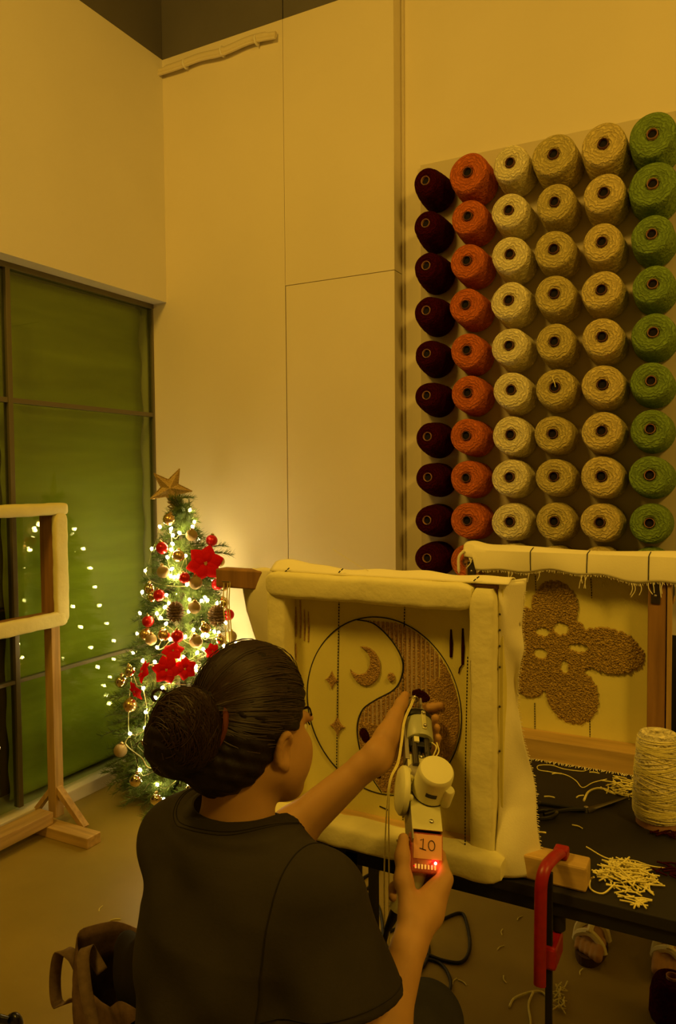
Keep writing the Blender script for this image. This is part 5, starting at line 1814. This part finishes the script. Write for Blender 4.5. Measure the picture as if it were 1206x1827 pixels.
for s_ in (-1, 1):
    Q.cone((2.39 + s_ * .16, -0.28, 0.88), 0.045, (2.39 + s_ * .19, -0.36, 0.68), 0.038, 0.03)
    Q.cone((2.39 + s_ * .19, -0.36, 0.68), 0.036, (2.39 + s_ * .12, -0.55, 0.66), 0.028, 0.02)
for (x, y), s_ in FT:
    Q.cone((x, y + 0.165, 0.10), 0.034, (x, y + 0.170, 0.36), 0.05, 0.03)
    Q.cone((x, y + 0.17, 0.40), 0.05, (2.39 + (x - 2.39) * .7, -0.30, 0.50), 0.07, 0.03)
    Q.cone((x, y + 0.17, 0.055), 0.030, (x + s_ * .02, y + 0.06, 0.050), 0.032, 0.03)
pb = Q.build('body', 'skin', p2, 1)
# toes at a finer grain, joined to the same body mesh
for (x, y), s_ in FT:
    Q = SDF((x - 0.08, y - 0.08, 0.005), (x + 0.08, y + 0.13, 0.11), 0.0035)
    Q.cone((x, y + 0.10, 0.050), 0.030, (x, y + 0.045, 0.044), 0.036, 0.02)
    for k in range(5):
        tx = x - 0.034 + k * 0.0165
        kk = k if s_ < 0 else 4 - k
        rr_ = [0.0145, 0.0105, 0.0098, 0.0090, 0.0085][kk]
        ly = [-0.028, -0.026, -0.018, -0.010, -0.002][kk]
        Q.chain([(tx, y + 0.035, 0.042), (tx, y + ly + 0.012, 0.042), (tx, y + ly - 0.010, 0.034)], [rr_ * 1.05, rr_, rr_], 0.004)
    V, F = Q.net(1)
    inv = p2.matrix_basis.inverted()
    bm = bmesh.new()
    bm.from_mesh(pb.data)
    vs = [bm.verts.new(inv @ Vector(v)) for v in V]
    for q in F:
        try:
            bm.faces.new([vs[i] for i in q]).smooth = True
        except ValueError:
            pass
    bm.to_mesh(pb.data)
    bm.free()
for s_ in (-1, 1):
    e = MB().ball((2.39 + s_ * 0.030, -0.405, 1.098), 0.0100, 12, 8).build('eye', 'gunwhite', p2, True)
    MB().ball((2.39 + s_ * 0.030, -0.4125, 1.095), 0.0050, 10, 6).build('iris', 'ink', e, True)
    MB().tube(bez([(2.39 + s_ * 0.014, -0.416, 1.118), (2.39 + s_ * 0.030, -0.413, 1.123), (2.39 + s_ * 0.050, -0.398, 1.117)], 5), 0.0026, 5).build('eyebrow', 'hair', p2, True)
    MB().ball((2.39 + s_ * 0.075, -0.325, 1.085), 0.016, 12, 8, (0.45, 0.8, 1.3)).build('ear', 'skin', p2, True)
Q = SDF((2.12, -0.75, 0.10), (2.68, -0.10, 0.96), 0.0085)
for (x, y), s_ in FT:
    Q.cone((x, y + 0.165, 0.135), 0.066, (x, y + 0.165, 0.40), 0.072, 0.03)
    Q.cone((x, y + 0.165, 0.42), 0.074, (2.39 + (x - 2.39) * .7, -0.28, 0.51), 0.095, 0.03)
Q.loft([(0.50, 2.39, -0.25, .175, .125), (0.70, 2.39, -0.25, .17, .115), (0.86, 2.39, -0.27, .19, .10), (0.94, 2.39, -0.28, .13, .07)], (1, 0), 0.03)
Q.build('dark_clothes', 'darktrousers', p2, 1)
Q = SDF((2.28, -0.46, 0.98), (2.50, -0.18, 1.22), 0.008)
Q.ell((2.39, -0.318, 1.105), (0.082, 0.092, 0.105), None, 0.02)
Q.cut((0, -0.385, 1.08), (0, -1, -0.6))
Q.build('hair', 'hair', p2, 1)
for (x, y), s_ in FT:
    so = MB()
    out = []
    for a in np.linspace(0, 2 * math.pi, 33)[:-1]:
        yy = math.sin(a)
        out.append((x + (0.050 if yy < 0 else 0.040) * math.copysign(abs(math.cos(a)) ** .8, math.cos(a)), y + 0.085 + 0.135 * yy))
    n = len(out)
    so.add([(p[0], p[1], 0.0) for p in out] + [(p[0], p[1], 0.028) for p in out], [tuple(range(n - 1, -1, -1)), tuple(range(n, 2 * n))] + [(i, (i + 1) % n, n + (i + 1) % n, n + i) for i in range(n)])
    sand = thing('sandal', 'cream-strapped sandal on a bare foot ' + ('beside the red clamp' if s_ > 0 else 'behind the maroon yarn'), 'sandal', (x, y + .08, 0), group='sandals under the table')
    so.build('sole', 'sandalsole', sand, False)
    for (y1, h_, tw) in ((0.020, 0.071, 0.022), (0.062, 0.090, -0.016)):
        pts = [(x - 0.047, y + y1 + tw, 0.026), (x - 0.036, y + y1 + tw * .6, h_ - 0.018), (x, y + y1, h_), (x + 0.034, y + y1 - tw * .6, h_ - 0.020), (x + 0.046, y + y1 - tw, 0.026)]
        MB().tube(bez(pts, 5), 0.013, 8, flat=0.9).build('strap', 'sandalstrap', sand, True)
    MB().tube(bez([(x - 0.002, y + 0.012, 0.074), (x + 0.002, y + 0.05, 0.090), (x, y + 0.085, 0.096)], 5), 0.011, 8, flat=0.9).build('strap', 'sandalstrap', sand, True)
t = thing('stool', 'round stool behind the second tufting frame', 'stool', (2.39, -0.22, 0))
MB().lathe([(0.0001, 0.37), (0.14, 0.37), (0.15, 0.38), (0.15, 0.395), (0.14, 0.405), (0.0001, 0.405)], 26, Matrix.Translation((2.39, -0.21, 0))).build('seat', 'black', t, True)
for k in range(4):
    a = k * math.pi / 2 + .78
    MB().tube([(2.39 + 0.10 * math.cos(a), -0.21 + 0.10 * math.sin(a), 0.371), (2.39 + 0.14 * math.cos(a), -0.21 + 0.14 * math.sin(a), 0.0)], 0.011, 8).build('leg', 'black', t, True)

# maroon yarn on the floor
mx, my = 2.515, -0.905
t = thing('yarn_cone', 'fuzzy dark maroon yarn cone standing on the floor', 'yarn cone', (mx, my, 0))
MB().lathe([(0.03, 0.0), (0.056, 0.002), (0.060, 0.015), (0.058, 0.07), (0.052, 0.10), (0.044, 0.115), (0.030, 0.120), (0.018, 0.117), (0.016, 0.05)], 30, Matrix.Translation((mx, my, 0))).build('yarn_body', 'y_maroon', t, True)
MB().lathe([(0.0165, 0.02), (0.0165, 0.124), (0.014, 0.124), (0.014, 0.02)], 16, Matrix.Translation((mx, my, 0))).build('core_tube', 'tubecard', t, True)

# ================================================================== cords and clippings on the floor
def cord_path(pts, r=0.0055):
    return MB().tube(bez([(x, y, r + 0.0005) for x, y in pts], 7), r, 8)


c1 = [(1.45, -0.518), (1.458, -0.56), (1.435, -0.64), (1.466, -0.704), (1.554, -0.768), (1.616, -0.861), (1.650, -0.930), (1.672, -0.962), (1.706, -0.985), (1.795, -0.956), (1.87, -0.959), (1.923, -0.937), (1.917, -0.845), (1.858, -0.713), (1.828, -0.692), (1.794, -0.746), (1.762, -0.805), (1.698, -0.843), (1.655, -0.90)]
tag(cord_path(c1).build('power_cord', 'cord', None, True), 'black power cord looped on the floor under the table', 'cord')
c2 = [(1.446, -0.519), (1.478, -0.654), (1.472, -0.717), (1.430, -0.755)]
tag(cord_path(c2, 0.005).build('power_cord', 'cord', None, True), 'short stretch of black cord by the table leg', 'cord')
c3 = [(1.715, -0.787), (1.772, -0.864), (1.807, -0.923), (1.823, -0.988), (1.819, -1.045), (1.793, -1.101), (1.74, -1.16)]
tag(cord_path(c3, 0.005).build('power_cord', 'cord', None, True), 'black cord crossing inside the looped cord', 'cord')
c4 = [(1.60, -1.10), (1.699, -1.041), (1.744, -0.998), (1.799, -0.98), (1.865, -0.977), (1.919, -1.037), (1.934, -1.111), (1.93, -1.25)]
tag(cord_path(c4, 0.005).build('power_cord', 'cord', None, True), 'black cord curving past the knee of the seated woman', 'cord')
c5 = [(1.553, -0.894), (1.594, -0.914), (1.633, -0.924), (1.664, -0.985), (1.66, -1.06)]
tag(cord_path(c5, 0.005).build('power_cord', 'cord', None, True), 'black cord end lying beside the cream yarn strands', 'cord')
g0 = G(-0.041, -0.384, -0.170)
cp = [g0, g0 + Vector((-0.012, 0.004, -0.06)), g0 + Vector((-0.014, 0.03, -0.16)), g0 + Vector((-0.03, 0.08, -0.32)), Vector((g0.x - 0.02, g0.y + 0.20, 0.20)), Vector((2.02, -1.70, 0.02)), Vector((1.95, -1.45, 0.008)), Vector((1.93, -1.26, 0.008))]
tag(MB().tube(bez(cp, 7), 0.0048, 8).build('gun_cord', 'cord', None, True), 'black cord hanging from the grip of the tufting gun', 'cord')
FC = [(1.989, -0.725, 1.8), (2.007, -0.81, 1.2), (2.061, -0.954, 2.1), (1.930, -1.032, 1.5), (1.952, -1.026, -0.4), (2.257, -0.815, 1.5), (1.605, -0.956, -0.1), (1.66, -1.01, 0.9), (0.701, -1.229, 2.0), (0.796, -1.256, 0.7), (2.02, -0.62, 1.3)]
for x, y, a in FC:
    d = Vector((math.cos(a), math.sin(a), 0)) * 0.017
    c = Vector((x, y, 0.0022))
    near_tree = x < 1.0
    tag(MB().tube(bez([c - d, c + Vector((-d.y, d.x, 0)) * .25, c + d], 4), 0.0020, 5).build('yarn_clipping', 'yarnwhite', None, True),
        'short cream yarn clipping on the open floor beside the bag' if near_tree else 'short cream yarn clipping on the floor under the table', 'yarn clipping', 'clippings on the open floor' if near_tree else 'clippings on the floor under the table')
m = MB().tube(bez([(2.104, -1.067, .003), (2.108, -1.025, .004), (2.141, -0.983, .006), (2.170, -0.962, .004), (2.20, -0.985, .003)], 5), 0.0032, 6)
m.tube(bez([(2.151, -0.980, .008), (2.150, -1.033, .004), (2.171, -1.095, .003), (2.18, -1.14, .003)], 5), 0.0032, 6)
tag(m.build('yarn_strand', 'yarnwhite', None, True), 'thick cream yarn ends joined in a fork on the floor', 'yarn')
m = MB()
for i in range(26):
    s_ = i / 26
    clip_shape(m, Vector((2.215 + 0.02 * s_ + rng.uniform(-.012, .012), -0.905 - 0.12 * s_, 0.003 + rng.random() * .012)), rng.uniform(.02, .045), 0.0018, rise=1)
tag(m.build('yarn_offcuts', 'yarnwhite'), 'frayed tuft of cream yarn on the floor behind the clamp bar', 'yarn offcuts', kind='stuff')

# ================================================================== tote bag on the floor beside her
bxx, byy, bh = 1.465, -1.875, 0.405
ang = math.radians(-22)
bmx = Matrix.Translation((bxx, byy, 0)) @ Matrix.Rotation(ang, 4, 'Z')
t = thing('tote_bag', 'brown patterned tote bag with canvas handles and dark contents, on the floor', 'bag', mtx=bmx)


def bag_pt(a, s_):
    c, n = math.cos(a), math.sin(a)
    k = 1 + 0.08 * math.sin(s_ * 3.0)
    hx_ = 0.175 * k
    hy_ = 0.085 * k
    x = hx_ * math.copysign(abs(c) ** 0.55, c)
    y = hy_ * math.copysign(abs(n) ** 0.55, n)
    sag = (0.045 * max(0, -n) * math.exp(-((c + 0.15) / 0.4) ** 2) + 0.02 * math.sin(a * 3 + 1)) * s_ ** 3
    x += 0.006 * math.sin(s_ * 9 + a * 4)
    y += 0.008 * math.sin(s_ * 7 + a * 3)
    return (x, y, 0.004 + bh * s_ - sag)


nA = 56
vs, fs = [], []
NS = 16
for j in range(NS + 1):
    for i in range(nA):
        vs.append(bag_pt(2 * math.pi * i / nA, j / NS))
for j in range(NS):
    for i in range(nA):
        fs.append((j * nA + i, j * nA + (i + 1) % nA, (j + 1) * nA + (i + 1) % nA, (j + 1) * nA + i))
fs.append(tuple(range(nA - 1, -1, -1)))
L().add(vs, fs).build('bag_body', 'bag', t, True, solid=0.003)
Q = L()
Q.ball((0.025, 0.020, bh - 0.030), 1.0, 26, 16, (0.142, 0.058, 0.100))
Q.v = [(x + 0.006 * math.sin(y * 70 + z * 40), y, z + 0.010 * math.sin(x * 34) + 0.006 * math.sin(x * 71 + y * 50)) for x, y, z in Q.v]
Q.build('dark_contents', 'bagdark', t, True)


def strap(pts, name='handle'):
    path = bez(pts, 7)
    m = L()
    w_ = 0.0135
    vs, fs = [], []
    for i, p in enumerate(path):
        d = (path[min(i + 1, len(path) - 1)] - path[max(i - 1, 0)]).normalized()
        sd = Vector((0.35, 0.9, 0.15))
        sd = (sd - d * sd.dot(d)).normalized()
        vs += [p - sd * w_, p + sd * w_]
    for i in range(len(path) - 1):
        fs.append((2 * i, 2 * i + 1, 2 * i + 3, 2 * i + 2))
    return m.add(vs, fs).build(name, 'bagstrap', t, True, solid=0.003)


strap([(0.00, -0.090, 0.300), (-0.045, -0.092, 0.350), (-0.095, -0.080, 0.405), (-0.120, -0.060, 0.415), (-0.118, -0.050, 0.395), (-0.085, -0.040, 0.365)])
strap([(-0.155, -0.060, 0.330), (-0.175, -0.075, 0.375), (-0.215, -0.090, 0.370), (-0.238, -0.095, 0.300), (-0.228, -0.095, 0.240), (-0.190, -0.085, 0.255), (-0.168, -0.075, 0.275)])
strap([(-0.05, 0.075, 0.365), (-0.045, 0.070, 0.420), (0.0, 0.055, 0.452), (0.06, 0.045, 0.445), (0.11, 0.060, 0.405), (0.115, 0.075, 0.370)])

# black caster on the floor
kx_, ky_ = 0.936, -1.779
t = thing('caster', 'glossy black rounded caster on the floor beyond the bag', 'caster', (kx_, ky_, 0))
MB().ball((kx_, ky_, 0.028), 0.028, 18, 12, (1, 0.75, 1)).build('wheel', 'blackgloss', t, True)
MB().ball((kx_ + 0.004, ky_, 0.034), 0.030, 18, 12, (0.8, 0.55, 0.85)).build('hood', 'blackgloss', t, True)
MB().tube([(kx_, ky_ - .02, 0.05), (kx_ - .05, ky_ - .06, 0.075), (kx_ - .25, ky_ - .22, 0.085)], [0.010, 0.014, 0.016], 10).build('base_arm', 'blackgloss', t, True)
